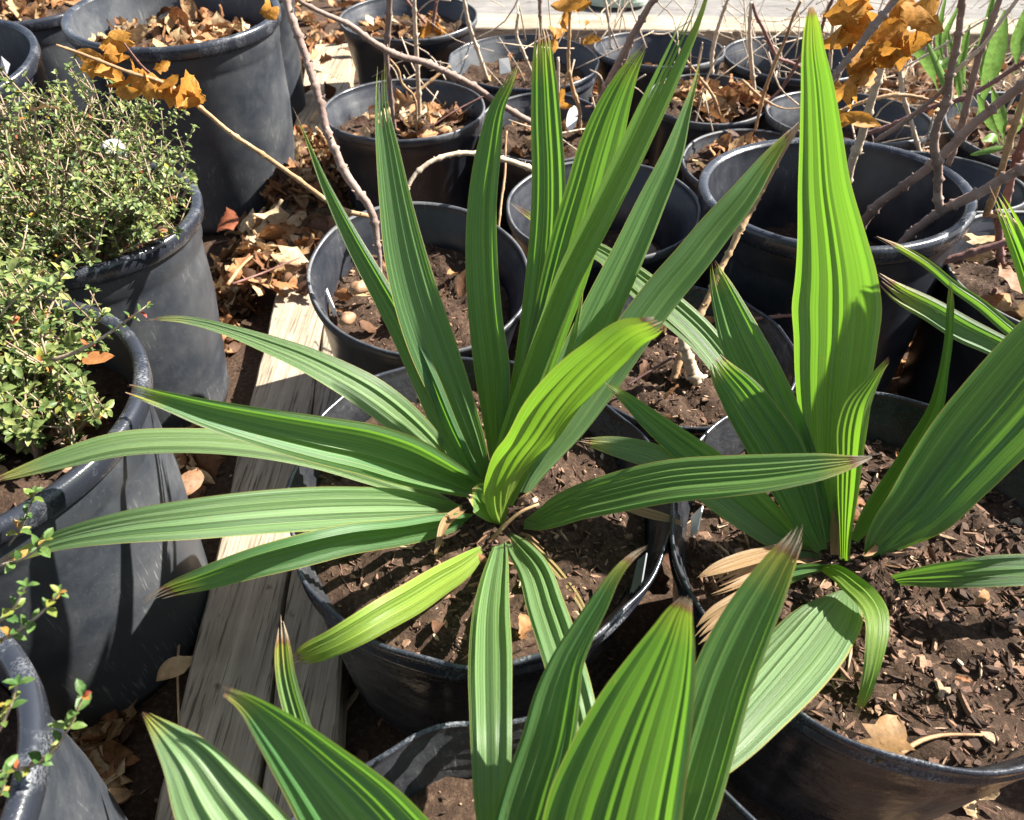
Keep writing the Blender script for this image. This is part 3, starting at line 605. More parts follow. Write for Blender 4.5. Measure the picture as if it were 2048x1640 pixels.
GP = [
 ('leaf', [(1978,362,12),(2004,410,26),(2028,461,35),(2050,515,40),(2080,600,44),(2150,720,40),(2330,880,16)], (.95,.80,.0), dict(N=4,lit=-.2,stripe=.6,jag=.04,tip=.97,cup=.3)),
 ('leaf', [(1741,468,4),(1792,492,14),(1860,533,17),(1905,572,19),(1963,612,22),(2014,656,24),(2120,730,24),(2340,890,14)], (.95,.88,.0), dict(N=2,lit=.2,stripe=.3,yellow=.2,cup=.5)),
 ('leaf', [(1744,543,14),(1792,583,36),(1861,620,45),(1929,661,50),(1980,685,46),(2060,725,44),(2200,800,40),(2360,890,16)], (.95,.88,.0), dict(N=4,lit=.2,stripe=.2,cup=.2)),
 ('leaf', [(2600,500,5),(2560,620,40),(2500,780,50),(2430,890,16)], (.95,.85,.0), dict(N=4,lit=.2,stripe=.2)),
]
gbp = np.array([1.02, .58, .28])
def to_px(P):
    q = np.array(P)-CAM; d = q@FW; return (1024+FPX*(q@RT)/d, 820-FPX*(q@UP)/d, d)
_gx, _gy, _gd = to_px(gbp)
GP = [(n_, [((x, y, w_) if (x, y) != pts_[-1][:2] else (_gx, _gy, w_)) for x, y, w_ in pts_], (_gd, dp[1], dp[2]), kw) for n_, pts_, dp, kw in GP]
R_G = empty('palm_plant', gbp, 'palm of which only three narrow leaf tips reach in at the right edge', 'palm', 'young fan palms growing in pots')
for nm, pts, dp, kw in GP: blade(nm, R_G, pts, dp, base=(_gx, _gy), **kw)

def crown(root, px, d, seed, n=70):
    rr = random.Random(seed); c = PD(px[0], px[1], d); A_ = Acc()
    for _ in range(n):
        a = rr.random()*6.28; v = np.array([math.cos(a), math.sin(a), rr.uniform(.1, 1.6)]); v /= np.linalg.norm(v); l_ = rr.uniform(.015, .05)
        p0 = c+np.array([math.cos(a), math.sin(a), 0])*rr.uniform(.002, .022)-np.array([0, 0, .02])
        wd = rr.choice((.0005, .0008, .0025, .005)); q = catmull([p0, p0+v*l_*.6, p0+v*l_+np.array([math.cos(a)*.01, math.sin(a)*.01, -.008])], 6)
        sd = np.cross(v, [0, 0, 1.]); sd /= np.linalg.norm(sd)+1e-9; V = []
        for i in range(6):
            w_ = wd*(1-i/6.5); V += [q[i]-sd*w_, q[i]+v*.0006, q[i]+sd*w_]
        A_.add(np.array(V), np.array([[i*3+j, i*3+j+1, i*3+j+4, i*3+j+3] for i in range(5) for j in range(2)]))
    tag(A_.build('crown_fibre', FIBRE, root), kind='stuff')
FIBRE = m_islands('crown_fibre', ((0., (.06, .03, .016)), (.5, (.20, .11, .055)), (1., (.46, .31, .17))), .8, 200, .1)
crown(R_A, (1012, 1030), .80, 1); crown(R_B, (1682, 1110), .775, 2, 90); crown(R_F, FB, .52, 3)
# ---------------------------------------------------------------- twiggy plants
def stem(parent, pts, Y, mat, name='stem', sides=8, knots=True, rr=random.Random(5)):
    """pts (x,y,wpx); Y: world depth plane, single or (start,end)"""
    S = catmull(pts, max(18, len(pts)*8)); n_ = len(S); t = np.linspace(0, 1, n_)
    Ys = np.interp(t, np.linspace(0, 1, len(Y)), Y) if isinstance(Y, (tuple, list)) else np.full(n_, Y)
    P = np.array([PY(S[i, 0], S[i, 1], Ys[i]) for i in range(n_)])
    d = (P-CAM)@FW; R = S[:, 2]*d/FPX/2
    P = P+np.array([[rr.gauss(0, 1) for _ in range(3)] for _ in range(n_)])*R[:, None]*.05
    if knots:
        k = rr.randint(3, 6)
        while k < n_-2: R[k] *= rr.uniform(1.25, 1.55); k += rr.randint(6, 12)
    A_ = Acc(); V, F = tube(P, R, sides); A_.add(V, F)
    for k in range(2, n_-2):
        if knots and rr.random() < .16:
            v = np.array([rr.gauss(0, 1), rr.gauss(0, .6), rr.gauss(0, 1)]); v /= np.linalg.norm(v); l_ = R[k]*rr.uniform(1.0, 1.7)
            V2, F2 = tube([P[k], P[k]+v*l_*.7, P[k]+v*l_*1.1+np.array([0, 0, l_*.3])], [R[k]*.5, R[k]*.32, R[k]*.12], 6); A_.add(V2, F2)
    V = np.concatenate(A_.V); F = [f for q in A_.F for f in q]; o = mesh(name, V, F, mat, parent)
    return P
def dead_leaves(parent, spots, Y, seed, size, mat=DEAD, name='dead_leaf', hang=True):
    rr = random.Random(seed)
    for (x, y, s) in spots:
        Yy = Y+rr.uniform(-.02, .02); p = PY(x, y, Yy); d = (p-CAM)@FW; L = 1.15*s*d/FPX
        V, F = dryleaf(rr, L, rr.random()*.9); V[:, 2] *= .8
        M = Matrix.Rotation(rr.uniform(-.7, .7), 3, 'Z') @ Matrix.Rotation(rr.uniform(.7, 1.6)*rr.choice((-1, 1)), 3, 'X') @ Matrix.Rotation(rr.uniform(-1.2, 1.2) + (1.57 if rr.random() < .45 else 0), 3, 'Y')
        mesh(name, V@np.array(M).T+p, F, mat, parent)
def bare(label, potkey, rootpx, stems, dead=None, cat='bare shrub', group='leafless woody plants in pots'):
    q = POTS[potkey]; b = q['A'][:3, 3]+q['A'][:3, 2]*(-.06)
    if rootpx is not None: b = rootpx
    root = empty('bare_shrub', b, label, cat, group)
    for s in stems: stem(root, *s)
    if dead:
        for dd in dead: dead_leaves(root, *dd)
    return root
bare('leaning grey-brown stem with a tan side branch bearing orange dead leaves, behind the central palm', 'C', PY(757, 560, .86), [
  ([(570,-14,15),(578,20,15),(600,80,16),(620,140,15),(640,205,16),(655,265,16),(672,305,16),(690,345,18),(712,378,17),(735,408,16),(748,440,15),(754,480,12),(760,520,9),(757,575,8)], (1.05,.95,.86), BARK_G),
  ([(112,90,5),(150,103,6),(200,122,7),(260,145,7),(325,165,8),(400,215,9),(460,265,9),(530,312,10),(600,362,10),(655,402,11),(700,425,11),(738,432,10)], (.80,.92), BARK_T),
  ([(325,163,5),(305,150,5),(285,133,4),(262,105,4),(248,86,3)], (.85,.84), BARK_R),
 ], [([(180,112,58),(205,128,70),(232,88,66),(240,70,40),(225,150,80),(252,165,70),(285,150,74),(250,190,44),(322,178,66),(345,175,60),(375,182,84),(325,132,36),(385,205,50),(195,135,60),(220,118,66),(238,102,60),(268,140,60),(300,172,64),(335,165,52),(360,195,66),(258,185,50),(392,188,60)], .84, 3, .05), ([(540,14,60),(548,28,44)], 1.3, 5, .05)])
bare('arching pale twig curving over behind the upright leaves', 'C', PY(812, 430, 1.02), [
  ([(812,440,7),(812,385,8),(828,352,9),(855,328,10),(885,314,10),(930,306,10),(975,312,10),(1020,322,11),(1065,338,11)], (1.02,1.15), BARK_P),
  ([(1013,262,5),(1011,300,4),(1010,345,5),(1003,400,5),(996,470,4),(985,560,4)], (1.25,1.05), BARK_T)])
bare('long grey branch sloping down across the upper left pots', 'G', PY(1130, 300, 1.66), [
  ([(598,2,8),(650,28,9),(700,50,11),(740,80,12),(800,112,13),(850,125,13),(905,150,13),(940,168,12),(985,198,12),(1040,232,12),(1090,262,12),(1130,305,12)], (1.45,1.66), BARK_G),
  ([(1116,115,6),(1117,200,6),(1119,330,6)], (1.62,1.62), BARK_P, 'stem', 8, False),
  ([(1140,-5,5),(1139,60,6),(1138,140,7),(1146,180,8),(1158,215,7),(1161,268,5)], (1.62,1.66), BARK_T),
  ([(1138,140,6),(1130,165,5),(1124,205,4)], (1.64,1.64), BARK_T)],
  [([(1140,8,70),(1160,10,50),(1128,40,50),(1108,65,45),(1180,80,44),(1172,50,32),(1125,195,40),(1128,210,36),(1110,85,38)], 1.62, 8, .05)])
bare('upright pale stick and thin stalks in the leaf-filled pot left of centre', 'D', PY(838, 228, 1.64), [
  ([(828,-10,8),(830,50,8),(834,120,9),(837,180,9),(838,230,10)], (1.6,1.64), BARK_P),
  ([(779,-10,12),(777,50,12),(773,110,11),(780,180,10),(790,262,8)], (1.55,1.6), BARK_G),
  ([(900,132,6),(870,155,6),(830,188,6),(780,232,6)], (1.7,1.62), BARK_T),
  ([(975,188,3),(900,228,3),(860,255,3)], (1.68,1.62), BARK_R),
  ([(780,118,3),(797,140,4),(803,165,5),(826,190,5),(833,262,4)], (1.58,1.6), BARK_T)],
  [([(815,200,52),(790,212,40),(858,228,60)], 1.62, 17, .05, LITTER)])
bare('two slender stems with yellow leaves at the base in the pot at the top edge', 'E', PY(862, 70, 2.3), [
  ([(876,-20,7),(870,20,7),(862,74,8)], (2.3,2.3), BARK_R), ([(805,-10,5),(830,22,6),(850,46,6)], (2.3,2.34), BARK_R),
  ([(926,-10,7),(938,50,8),(955,100,8),(975,158,8)], (1.98,2.03), BARK_P)],
  [([(850,62,50),(866,70,54),(876,62,46),(840,70,40),(880,76,34)], 2.3, 21, .05)])
bare('forked pale twigs standing in the wide grooved pot', 'F', PY(1070, 150, 2.0), [
  ([(1037,26,6),(1033,70,6),(1045,100,6),(1062,140,5),(1072,160,5)], (1.98,2.02), BARK_P),
  ([(1080,-12,9),(1080,20,8),(1082,60,6)], (1.7,1.7), BARK_G),
  ([(1208,-10,5),(1216,30,5),(1220,95,5)], (2.1,2.1), BARK_P), ([(1212,25,4),(1222,60,4),(1238,100,4)], (2.1,2.1), BARK_G)])
bare('thick grey stem leaning right behind the folded green leaf', 'G', PY(1185, 250, 1.7), [
  ([(1318,-14,13),(1300,10,13),(1275,55,15),(1258,85,14),(1235,130,14),(1212,175,15),(1200,205,15),(1188,255,14)], (1.6,1.72), BARK_G),
  ([(1262,80,12),(1248,120,12),(1238,160,9)], (1.66,1.7), BARK_G),
  ([(1170,214,4),(1185,214,5),(1198,216,5)], (1.7,1.7), BARK_R)])
bare('cluster of thin red and pale sticks in the far heap of crumpled leaves', 'K', PY(1500, 215, 1.8), [
  ([(1460,-10,6),(1448,20,7),(1432,70,8),(1424,110,8),(1424,155,7)], (1.95,1.95), BARK_P),
  ([(1502,5,6),(1499,60,7),(1503,130,8),(1512,205,7)], (1.75,1.8), BARK_P),
  ([(1505,5,5),(1512,30,7),(1525,55,7),(1545,98,8),(1556,115,6),(1580,125,7),(1606,136,6)], (1.75,1.8), BARK_R),
  ([(1602,2,5),(1588,30,6),(1572,75,6),(1552,120,7),(1530,180,7),(1510,262,5)], (1.5,1.6), BARK_T),
  ([(1612,92,5),(1590,135,6),(1560,180,6),(1535,205,5)], (1.7,1.75), BARK_R),
  ([(1484,160,5),(1505,180,6),(1530,200,5),(1560,215,3),(1640,210,2)], (1.6,1.6), BARK_T),
  ([(1362,108,5),(1395,150,6),(1430,200,6),(1440,230,4)], (1.6,1.65), BARK_T),
  ([(1405,85,3),(1400,110,4),(1390,170,3)], (1.6,1.65), BARK_P)])
bare('stout branching brown stems slanting out of the large deep pot', 'L', PY(1760, 440, 1.1), [
  ([(1700,480,19),(1722,452,19),(1750,415,19),(1800,378,18),(1850,340,18),(1900,296,19),(1935,260,20),(1975,225,19),(2048,168,20),(2110,120,20)], (1.1,1.02), BARK_G),
  ([(1800,490,18),(1830,462,20),(1880,425,21),(1920,403,20),(1960,385,20),(2010,355,20),(2048,336,21),(2110,300,20)], (1.02,.95), BARK_G),
  ([(1882,426,18),(1876,395,16),(1876,330,16),(1868,290,17),(1878,240,15),(1893,205,17),(1900,150,15),(1912,100,15),(1920,50,14),(1926,-12,14)], (1.0,1.0), BARK_G),
  ([(1690,380,17),(1705,320,17),(1722,275,17),(1736,225,16),(1752,170,16),(1765,127,15),(1782,60,15),(1798,-12,15)], (1.15,1.1), BARK_P),
  ([(1660,165,14),(1690,125,14),(1720,90,14),(1748,52,18),(1775,20,14),(1800,-14,14)], (.9,.9), BARK_G),
  ([(1896,330,12),(1920,262,15),(1935,205,13),(1948,150,14),(1965,90,14),(1985,40,13),(2003,-12,12)], (1.15,1.1), BARK_G),
  ([(1905,150,7),(1935,120,8),(1965,92,8),(2000,45,8),(2040,-8,8)], (1.02,1.0), BARK_P),
  ([(1750,282,9),(1800,250,10),(1845,215,9),(1885,180,8),(1905,150,7)], (1.1,1.02), BARK_G),
  ([(1730,268,9),(1790,248,10),(1850,218,9),(1925,197,10),(1985,165,9),(2020,142,9),(2060,118,9)], (1.3,1.25), BARK_R),
  ([(1672,225,7),(1740,200,8),(1800,190,8),(1840,195,6),(1885,208,4)], (1.2,1.2), BARK_T)],
  [([(1668,70,90),(1690,90,110),(1700,40,100),(1730,20,120),(1735,60,110),(1775,85,120),(1760,100,90),(1790,60,110),(1830,30,110),(1850,15,100),(1800,20,90),(1820,90,90),(1855,50,70),(1710,115,100),(1740,118,80),(1775,120,70),(1690,180,80),(1735,150,90),(1668,240,80),(1720,240,90),(1700,10,90),(1790,110,80)], .98, 31, .07)])
bare('pale straight stick standing behind the orange leaves', 'J', PY(1842, 318, 1.5), [
  ([(1792,95,7),(1800,140,8),(1806,190,9),(1818,230,8),(1828,265,9),(1843,318,10)], (1.5,1.5), BARK_P),
  ([(1680,-10,6),(1665,60,7),(1660,140,7)], (1.8,1.8), BARK_P), ([(1668,-8,6),(1648,40,7),(1640,80,6)], (1.7,1.7), BARK_R),
  ([(1803,138,4),(1870,100,4),(1975,36,4)], (1.5,1.5), BARK_P)])
bare('pair of olive-brown stems crossing at the right edge', 'Q', PY(1990, 440, .98), [
  ([(1972,430,14),(1990,385,13),(2003,340,13),(2020,280,14),(2040,220,14),(2070,140,14)], (1.0,.95), BARK_T),
  ([(2012,415,13),(2020,365,15),(2035,315,16),(2055,260,16),(2090,170,15)], (1.02,.98), BARK_R),
  ([(1800,562,11),(1860,532,14),(1920,513,16),(1980,494,14),(2060,470,14)], (.97,.95), BARK_R),
  ([(1995,420,15),(1998,460,15),(2000,500,14),(2004,540,12)], (1.0,.98), BARK_R),
  ([(1975,428,10),(2010,436,9),(2060,470,8)], (1.0,.98), BARK_T)])
bare('single bent woody stem curving up from the grooved pot', 'P', PY(1372, 800, .75), [
  ([(1598,248,10),(1575,285,11),(1540,350,11),(1510,405,12),(1478,462,16),(1462,498,12),(1440,540,13),(1415,600,14),(1392,645,15),(1368,695,16),(1354,735,17),(1350,770,17),(1358,795,17),(1378,806,14)], (.98,.88,.75), BARK_T),
  ([(1362,675,14),(1372,705,20),(1384,740,26),(1394,778,24)], (.78,.76), BARK_P),
  ([(1490,642,8),(1540,634,8),(1595,630,7)], (.86,.88), BARK_R),
  ([(1255,770,4),(1300,742,5),(1350,712,5)], (.74,.78), BARK_D)])

# ---------------------------------------------------------------- small-leaved shrubs
def leaflet(acc, p, dirv, upv, L, wr=.55, fold=.25):
    x = dirv/np.linalg.norm(dirv); y = np.cross(upv, x); y /= (np.linalg.norm(y)+1e-9); z = np.cross(x, y); V = []
    for t, wd in ((0, .06), (.2, .62), (.5, 1.), (.8, .72), (1., .08)):
        for s in (-1, 0, 1): V.append(p+L*(x*t+y*s*wd*wr/2+z*(fold*wd*wr*abs(s)-.25*t*t)))
    acc.add(np.array(V), np.array([[i*3+j, i*3+j+1, i*3+j+4, i*3+j+3] for i in range(4) for j in range(2)]))
def sprig(fa, sa, path, R, L, step, rr, leaves=True, start=.25):
    V, F = tube(path, R, 6); sa.add(V, F)
    seg = np.r_[0, np.cumsum(np.linalg.norm(np.diff(path, axis=0), axis=1))]; tot = seg[-1]; s = tot*start; k = 0
    while s < tot and leaves:
        i = min(np.searchsorted(seg, s), len(path)-1); T = path[i]-path[i-1]; T = T/np.linalg.norm(T); p = path[i]
        a = np.cross(T, [.2, .3, .9]); a /= np.linalg.norm(a); b = np.cross(T, a); g_ = k*1.57+rr.uniform(-.5, .5)
        for sg in (1, -1):
            if rr.random() < .12: continue
            r_ = sg*(math.cos(g_)*a+math.sin(g_)*b)
            leaflet(fa, p, r_*.85+T*rr.uniform(.2, .8)+np.array([0, 0, .15]), T+np.array([0, 0, .6]), L*rr.uniform(.65, 1.15), rr.uniform(.48, .66))
        s += step*rr.uniform(.7, 1.3); k += 1
    for sg in (0, 2.1, 4.2):
        leaflet(fa, path[-1], (path[-1]-path[-3])*20+np.array([math.cos(sg), math.sin(sg), .2])*.5, np.array([0, .1, 1.]), L*.6)
def shrub(label, centre, zsoil, stems, spread, hgt, L, step, seed, fol=FOL, extra=None, lean=(0, 0)):
    rr = random.Random(seed); fa, sa = Acc(), Acc(); ta = Acc()
    root = empty('leafy_shrub', (*centre, zsoil), label, 'shrub', 'small-leaved shrubs in the left pots')
    for k in range(stems):
        a = rr.random()*6.28; q = math.sqrt(rr.random()); b = np.array([centre[0]+spread*.35*q*math.cos(a), centre[1]+spread*.35*q*math.sin(a), zsoil-.01])
        e = np.array([centre[0]+lean[0]+spread*q*math.cos(a), centre[1]+lean[1]+spread*q*math.sin(a), zsoil+hgt*rr.uniform(.35, 1.)*(1.08-.45*q)])
        mid = (b+e)/2+np.array([rr.gauss(0, .015), rr.gauss(0, .015), .02])
        path = catmull([b, mid, e], 9)+np.array([[rr.gauss(0, .0012) for _ in range(3)] for _ in range(9)])
        sprig(fa, sa, path, np.linspace(.0032, .0010, 9), L, step, rr)
        if rr.random() < .45: sprig(fa, sa, catmull([path[-1], path[-1]+np.array([rr.gauss(0, .006), rr.gauss(0, .006), rr.uniform(.015, .045)])], 4), np.linspace(.0010, .0006, 4), L*.6, step*.7, rr, True, .0)
        for _ in range(rr.randint(2, 4)):       # side shoots
            i = rr.randint(3, 8); o_ = path[i]; v = np.array([rr.gauss(0, 1), rr.gauss(0, 1), rr.uniform(.3, 1.6)]); v /= np.linalg.norm(v); l_ = rr.uniform(.025, .075)
            sprig(fa, sa, catmull([o_, o_+v*l_*.5+np.array([0, 0, .003]), o_+v*l_+np.array([0, 0, .008])], 6), np.linspace(.0013, .0006, 6), L, step, rr, True, .15)
    for pts, dd, r0, ll in (extra or []):
        Q = catmull([PD(x, y, dq) for (x, y), dq in zip(pts, np.linspace(dd[0], dd[1], len(pts)))], 12)
        sprig(ta, sa, Q, np.linspace(r0, r0*.45, 12), ll, ll*.95, rr, True, .2)
    tag(fa.build('foliage', fol, root), kind='stuff'); tag(sa.build('stems', BARK_L, root), kind='stuff')
    if extra: ta.build('sprig_leaves', FOLR, root)
    return root
shrub('dense pale-green shrub with tiny leaves in the second left pot', (-.69, .97), .35, 230, .22, .25, .0092, .0064, 1)
shrub('green shrub with shiny oval leaves in the near big left pot', (-.565, .585), .35, 95, .14, .23, .0135, .0100, 2, lean=(-.01, 0),
      extra=[([(100,722),(150,705),(205,675),(255,640),(296,611)], (.74,.72), .0024, .009),
             ([(0,1131),(44,1118),(70,1102),(90,1080)], (.60,.57), .0014, .012), ([(18,1090),(44,1053),(58,1018),(70,985)], (.66,.63), .0013, .011)])
shrub('sprigs with green and coral-red leaves at the bottom left edge', (-.50, .12), .36, 14, .12, .16, .012, .010, 3,
      extra=[([(-60,1560),(0,1545),(85,1521),(130,1470),(154,1422),(166,1392)], (.50,.46), .0016, .0115), ([(-40,1300),(0,1282),(51,1251),(92,1217),(118,1186)], (.50,.48), .0015, .0095),
             ([(-30,1262),(10,1234),(27,1217),(52,1172)], (.50,.48), .0015, .0095), ([(-40,1520),(0,1456),(20,1415),(36,1368)], (.48,.46), .0014, .010), ([(-20,1600),(5,1580),(12,1545)], (.46,.45), .0012, .009)])
# dry leaves caught in the shrub, ball, tags, small finds
LC = {}
def leafmat(k):
    if k not in LC:
        c = dict(tan=(.42, .27, .14), pale=(.56, .42, .26), orange=(.40, .17, .06), grey=(.24, .17, .13), cream=(.66, .54, .38), red=(.24, .075, .035), brown=(.26, .14, .075), yellow=(.30, .17, .07))[k]
        M = Mat(k+'_dead_leaf', .6, .3); o = M.obj(); n_ = M.noise(90, o, 5, .65); M.base(M.mix(M.ramp(n_, (.3, 0.), (.65, 1.)), tuple(q*.5 for q in c), c)); M.transl(c, .15); M.bump(n_, .5, .002); LC[k] = M.m
    return LC[k]
def single(name, label, cat, x, y, Y, spx, seed, mat=LITTER, rot=None, group=None, kind=None):
    rr = random.Random(seed); p = PY(x, y, Y); d = (p-CAM)@FW; V, F = dryleaf(rr, spx*d/FPX, kind)
    M = Matrix.Rotation(rot if rot is not None else rr.random()*6, 3, 'Z') @ Matrix.Rotation(rr.uniform(-.5, .5), 3, 'X')
    return tag(mesh(name, V@np.array(M).T+p, F, mat), label, cat, group)
G_ = 'larger dry leaves one can pick out'
single('dry_leaf', 'tan curled leaf caught among the tips of the rear left shrub', 'dead leaf', 85, 215, 1.02, 60, 1, mat=leafmat('tan'), group=G_)
single('dry_leaf', 'pale triangular dead leaf lying in the middle of the rear left shrub', 'dead leaf', 165, 415, .93, 60, 2, mat=leafmat('pale'), group=G_)
single('dry_leaf', 'orange-brown leaf inside the near left pot behind the oval-leaved shrub', 'dead leaf', 190, 715, .63, 80, 3, mat=leafmat('orange'), group=G_, kind=.8)
single('dry_leaf', 'big grey-brown leaf lying in the shaded pot behind the bluish upright leaf', 'dead leaf', 1290, 500, 1.13, 105, 4, mat=leafmat('grey'), group=G_, kind=.9)
single('dry_leaf', 'upright cream leaf fragment in the leaf-filled pot left of centre', 'dead leaf', 857, 226, 1.64, 60, 9, mat=leafmat('cream'), group=G_)
single('dry_leaf', 'red-brown leaf on the litter at the foot of the tall dark pot', 'dead leaf', 452, 446, 1.42, 95, 12, mat=leafmat('red'), group=G_)
single('dry_leaf', 'pale cut leaf on the boards between the pots', 'dead leaf', 540, 425, 1.28, 80, 15, mat=leafmat('pale'), group=G_)
single('dry_leaf', 'large upright brown leaf in the pot at the right edge', 'dead leaf', 2030, 560, .93, 130, 16, mat=leafmat('brown'), group=G_, kind=.8)
single('dry_leaf', 'rippled pale brown leaf under the rim of the large deep pot at right', 'dead leaf', 1960, 480, 1.0, 110, 18, mat=leafmat('tan'), group=G_, kind=.8)
single('dry_leaf', 'yellow-brown crumpled leaf scrap at the front edge of the right mulch pot', 'dead leaf', 1775, 1478, .245, 120, 19, mat=leafmat('yellow'), group=G_, kind=.2)
single('dry_leaf', 'tan leaf leaning in the gap left of the long board, near the bottom', 'dead leaf', 345, 1330, .36, 90, 22, mat=leafmat('tan'), group=G_, kind=.8)
single('dry_leaf', 'pale brown leaf lying flat below the big left pot', 'dead leaf', 235, 1590, .27, 90, 25, mat=leafmat('tan'), group=G_, kind=.9)
single('dry_leaf', 'curled brown leaf in the gap beside the near left pot', 'dead leaf', 380, 960, .68, 90, 26, mat=leafmat('brown'), group=G_, kind=.8)

def ball(x, y, Y, r):
    p = PY(x, y, Y); V = []; nu, nv = 28, 20
    for i in range(nv+1):
        th = math.pi*i/nv
        for j in range(nu):
            ph = 6.28318*j/nu; s = 1-.035*max(0, math.sin(ph*7)*math.sin(th*9)); V.append((r*s*math.sin(th)*math.cos(ph), r*s*math.sin(th)*math.sin(ph), r*s*math.cos(th)))
    F = [[i*nu+j, i*nu+(j+1) % nu, (i+1)*nu+(j+1) % nu, (i+1)*nu+j] for i in range(nv) for j in range(nu)]
    tag(mesh('white_ball', np.array(V)+p, F, BALLW), 'small white dimpled ball nestled in the rear left shrub', 'ball')
ball(228, 303, 1.04, .018)
def slab_tag(label, quad, Y, mat, th=.0008, rnd=False):
    P = np.array([PY(x, y, q) for (x, y), q in zip(quad, Y)]); n_ = np.cross(P[1]-P[0], P[2]-P[0]); n_ /= np.linalg.norm(n_)
    c = P.mean(0)
    if rnd:
        R_ = []
        for k in range(24):
            a = 6.28318*k/24; R_.append(c+(P[0]-P[1])/2*math.cos(a)+(P[1]-P[2])/2*math.sin(a))
        P = np.array(R_)
    m = len(P); V = np.concatenate([P-n_*th, P+n_*th]); F = [list(range(m)), list(range(m, 2*m))[::-1]]+[[k, m+k, m+(k+1) % m, (k+1) % m] for k in range(m)]
    tag(mesh('plant_tag', V, F, mat, None, False), label, 'plant tag', 'plastic plant tags')
slab_tag('short whitish tag standing in the wide grooved pot', [(998,118),(1018,115),(1022,144),(1000,149)], (2.03,2.03,2.01,2.01), TAGW)
slab_tag('rounded whitish tag leaning in the small pot behind the tallest striped leaf', [(1136,215),(1158,212),(1152,262),(1130,258)], (1.72,1.72,1.66,1.66), TAGW, rnd=True)
slab_tag('narrow white tag against the left inner wall of the pot behind the central palm', [(645,568),(652,570),(674,628),(668,634)], (.95,.95,.89,.89), TAGW)
slab_tag('dark grey tag stuck inside the right rim of the central pot', [(1276,1122),(1294,1106),(1280,1190),(1256,1208)], (.43,.43,.39,.39), TAGG)
slab_tag('white tag edge inside the left rim of the right palm pot', [(1383,1033),(1406,1012),(1396,1060),(1382,1075)], (.50,.50,.465,.465), TAGW)
slab_tag('pale grey tag inside the pot at the upper left edge', [(2,112),(20,128),(14,150),(0,150)], (1.52,1.52,1.5,1.5), TAGG)
# twig lying over the crown of the central palm
tw = PD; V, F = tube(catmull([PD(969,1093,.775), PD(1010,1050,.765), PD(1040,1025,.76), PD(1078,1008,.762)], 10), [.0016, .0018, .002, .0026, .002, .0019, .0018, .0018, .0017, .0014], 7)
tag(mesh('fallen_twig', V, F, BARK_T), 'thin tan twig lying across the crown of the central palm', 'twig')
V, F = tube(catmull([PY(1800,1508,.235), PY(1840,1482,.25), PY(1880,1471,.258), PY(1975,1470,.26)], 10), np.linspace(.0022, .0012, 10), 7)
tag(mesh('leaf_stalk', V, F, BARK_T), 'curved yellow-brown leaf stalk at the front of the right mulch pot', 'leaf stalk')
def twig_on_ground(label, pts, Y, mat, r):
    V, F = tube(catmull([PY(x, y, q) for (x, y), q in zip(pts, Y)], 10), np.linspace(r, r*.6, 10), 6); tag(mesh('fallen_twig', V, F, mat), label, 'twig', 'twigs lying on the leaf litter')
twig_on_ground('broken tan twig poking up from the litter left of the boards', [(455,570),(490,525),(520,500)], (1.22,1.30,1.34), BARK_T, .004)
twig_on_ground('thin reddish twig lying on the litter beside the boards', [(465,568),(520,548),(600,515)], (1.2,1.25,1.32), BARK_R, .0025)
twig_on_ground('long pale stalk in the dark gap near the bottom left', [(362,1250),(355,1330),(358,1450)], (.52,.44,.36), BARK_T, .0022)
# nuts in pot C
def nut(x, y, Y, r, label):
    p = PY(x, y, Y); V = []; nu, nv = 16, 10; rr = random.Random(x)
    for i in range(nv+1):
        th = math.pi*i/nv
        for j in range(nu): ph = 6.283*j/nu; k_ = 1+.10*math.sin(3*ph+x)*math.sin(2*th)+.05*math.sin(5*ph)*math.sin(th); V.append((k_*r*1.2*math.sin(th)*math.cos(ph), k_*r*.9*math.sin(th)*math.sin(ph), k_*r*.75*math.cos(th)))
    F = [[i*nu+j, i*nu+(j+1) % nu, (i+1)*nu+(j+1) % nu, (i+1)*nu+j] for i in range(nv) for j in range(nu)]
    tag(mesh('nut', np.array(V)@np.array(Matrix.Rotation(rr.random()*3, 3, 'Z')).T+p, F, NUT), label, 'nut', 'nuts in the pot behind the central palm')
NUT = m_bark('nut_shell', (.24, .13, .07), (.36, .22, .13), .5)
nut(718, 575, .905, .013, 'round brown nut at the left of the soil behind the central palm')
nut(695, 637, .865, .012, 'tan nut close to the front left rim behind the central palm')
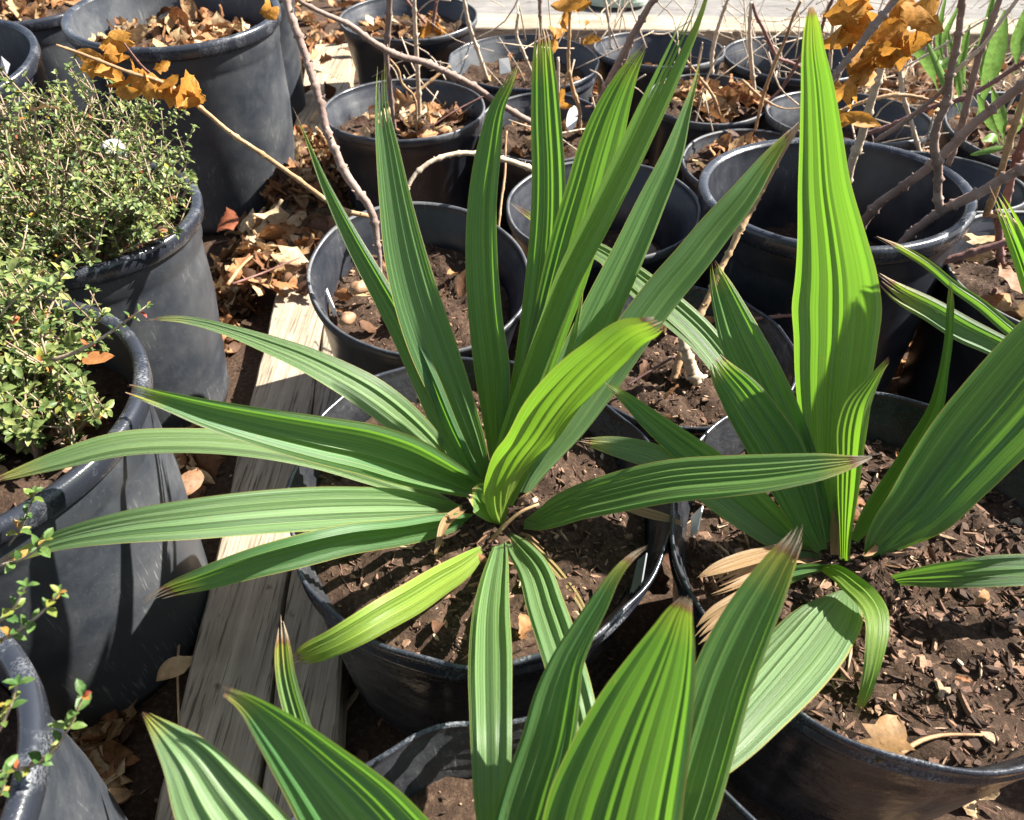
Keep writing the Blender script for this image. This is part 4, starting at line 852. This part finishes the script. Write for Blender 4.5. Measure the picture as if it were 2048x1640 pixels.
# broad-leaved green plant, upper right
def broad_plant():
    b = PY(1990, 330, 1.5); root = empty('leafy_plant', b, 'clump of broad light-green leaves in the upper right pot', 'plant')
    L_ = [((1925,250),(1915,140),(1895,60),36,1.55),((1930,250),(1885,150),(1850,75),34,1.5),((1945,260),(1990,120),(2010,20),70,1.5),((1935,180),(1925,110),(1940,50),60,1.6),
          ((1960,200),(1975,80),(1990,-20),60,1.55),((2010,300),(2000,225),(1985,180),46,1.4),((2020,290),(2035,235),(2040,205),44,1.4),((2030,290),(1990,300),(1940,310),30,1.35),
          ((1880,190),(1845,115),(1820,95),44,1.6),((2030,150),(2045,60),(2060,0),60,1.6),((2005,285),(1975,232),(1955,190),40,1.45),((1890,140),(1882,40),(1895,-20),26,1.65),((1960,90),(1900,50),(1930,-10),50,1.7),((2000,290),(1985,275),(1965,282),44,1.42)]
    rr = random.Random(4)
    for a, m_, c_, wpx, Y in L_:
        P = catmull([PY(*a, Y), PY(*m_, Y-.02), PY(*c_, Y-.03)], 12); d = (P-CAM)@FW; V = []
        T = np.gradient(P, axis=0); T /= np.linalg.norm(T, axis=1)[:, None]; S = np.cross(T, P-CAM); S /= np.linalg.norm(S, axis=1)[:, None]; N_ = np.cross(S, T)
        rot = rr.uniform(-.8, .8)
        for i in range(12):
            t = i/11; wd = .5*wpx*d[i]/FPX*(.10+.9*max(0, math.sin(math.pi*min(1, max(0, (t-.25)/.75))**.8))**.8)
            s_ = S[i]*math.cos(rot)+N_[i]*math.sin(rot); n_ = N_[i]*math.cos(rot)-S[i]*math.sin(rot)
            for q in (-1, -.5, 0, .5, 1): V.append(P[i]+s_*wd/2*q+n_*wd*(.18*q*q+.04*math.sin(t*14)*abs(q)))
        mesh('leaf', V, [[i*5+j, i*5+j+1, i*5+j+6, i*5+j+5] for i in range(11) for j in range(4)], BROAD, root)
broad_plant()
# tangle of dry stalks, upper right and far litter
rr = random.Random(77); A_ = Acc()
for _ in range(620):
    x, y = (rr.uniform(.7, 2.2), rr.uniform(1.45, 2.8)) if rr.random() < .7 else (rr.uniform(-.3, .9), rr.uniform(1.6, 2.6))
    l_ = rr.uniform(.06, .3); a = rr.random()*6.28; z0 = rr.uniform(.0, .32); el = rr.gauss(.45, .6)
    p = np.array([x, y, z0]); v = np.array([math.cos(a)*math.cos(el), math.sin(a)*math.cos(el), math.sin(el)])
    V, F = tube(catmull([p, p+v*l_*.5+np.array([rr.gauss(0, .015), rr.gauss(0, .015), rr.gauss(0, .015)]), p+v*l_], 7), np.full(7, rr.uniform(.0007, .0022)), 5); A_.add(V, F)
tag(A_.build('dry_stalks', BARK_P), 'tangle of thin dry stalks among the pots at the upper right', 'dry stalks', None, 'stuff')
# mesh pad at the top edge
V = []; c = PZ(1232, 2, .10); n_ = 40
for z_, s_ in ((.10, 1.), (.115, 1.02), (.13, .98)):
    for k in range(n_):
        a = 6.28318*k/n_; V.append((c[0]+.125*s_*math.copysign(abs(math.cos(a))**.7, math.cos(a)), c[1]+.09*s_*math.sin(a), z_))
F = [[i*n_+k, i*n_+(k+1) % n_, (i+1)*n_+(k+1) % n_, (i+1)*n_+k] for i in range(2) for k in range(n_)]+[list(range(2*n_, 3*n_))]
tag(mesh('mesh_pad', V, F, PAD, None, False), 'pale green netted pad on the shade-grey board at the top edge', 'netted pad')
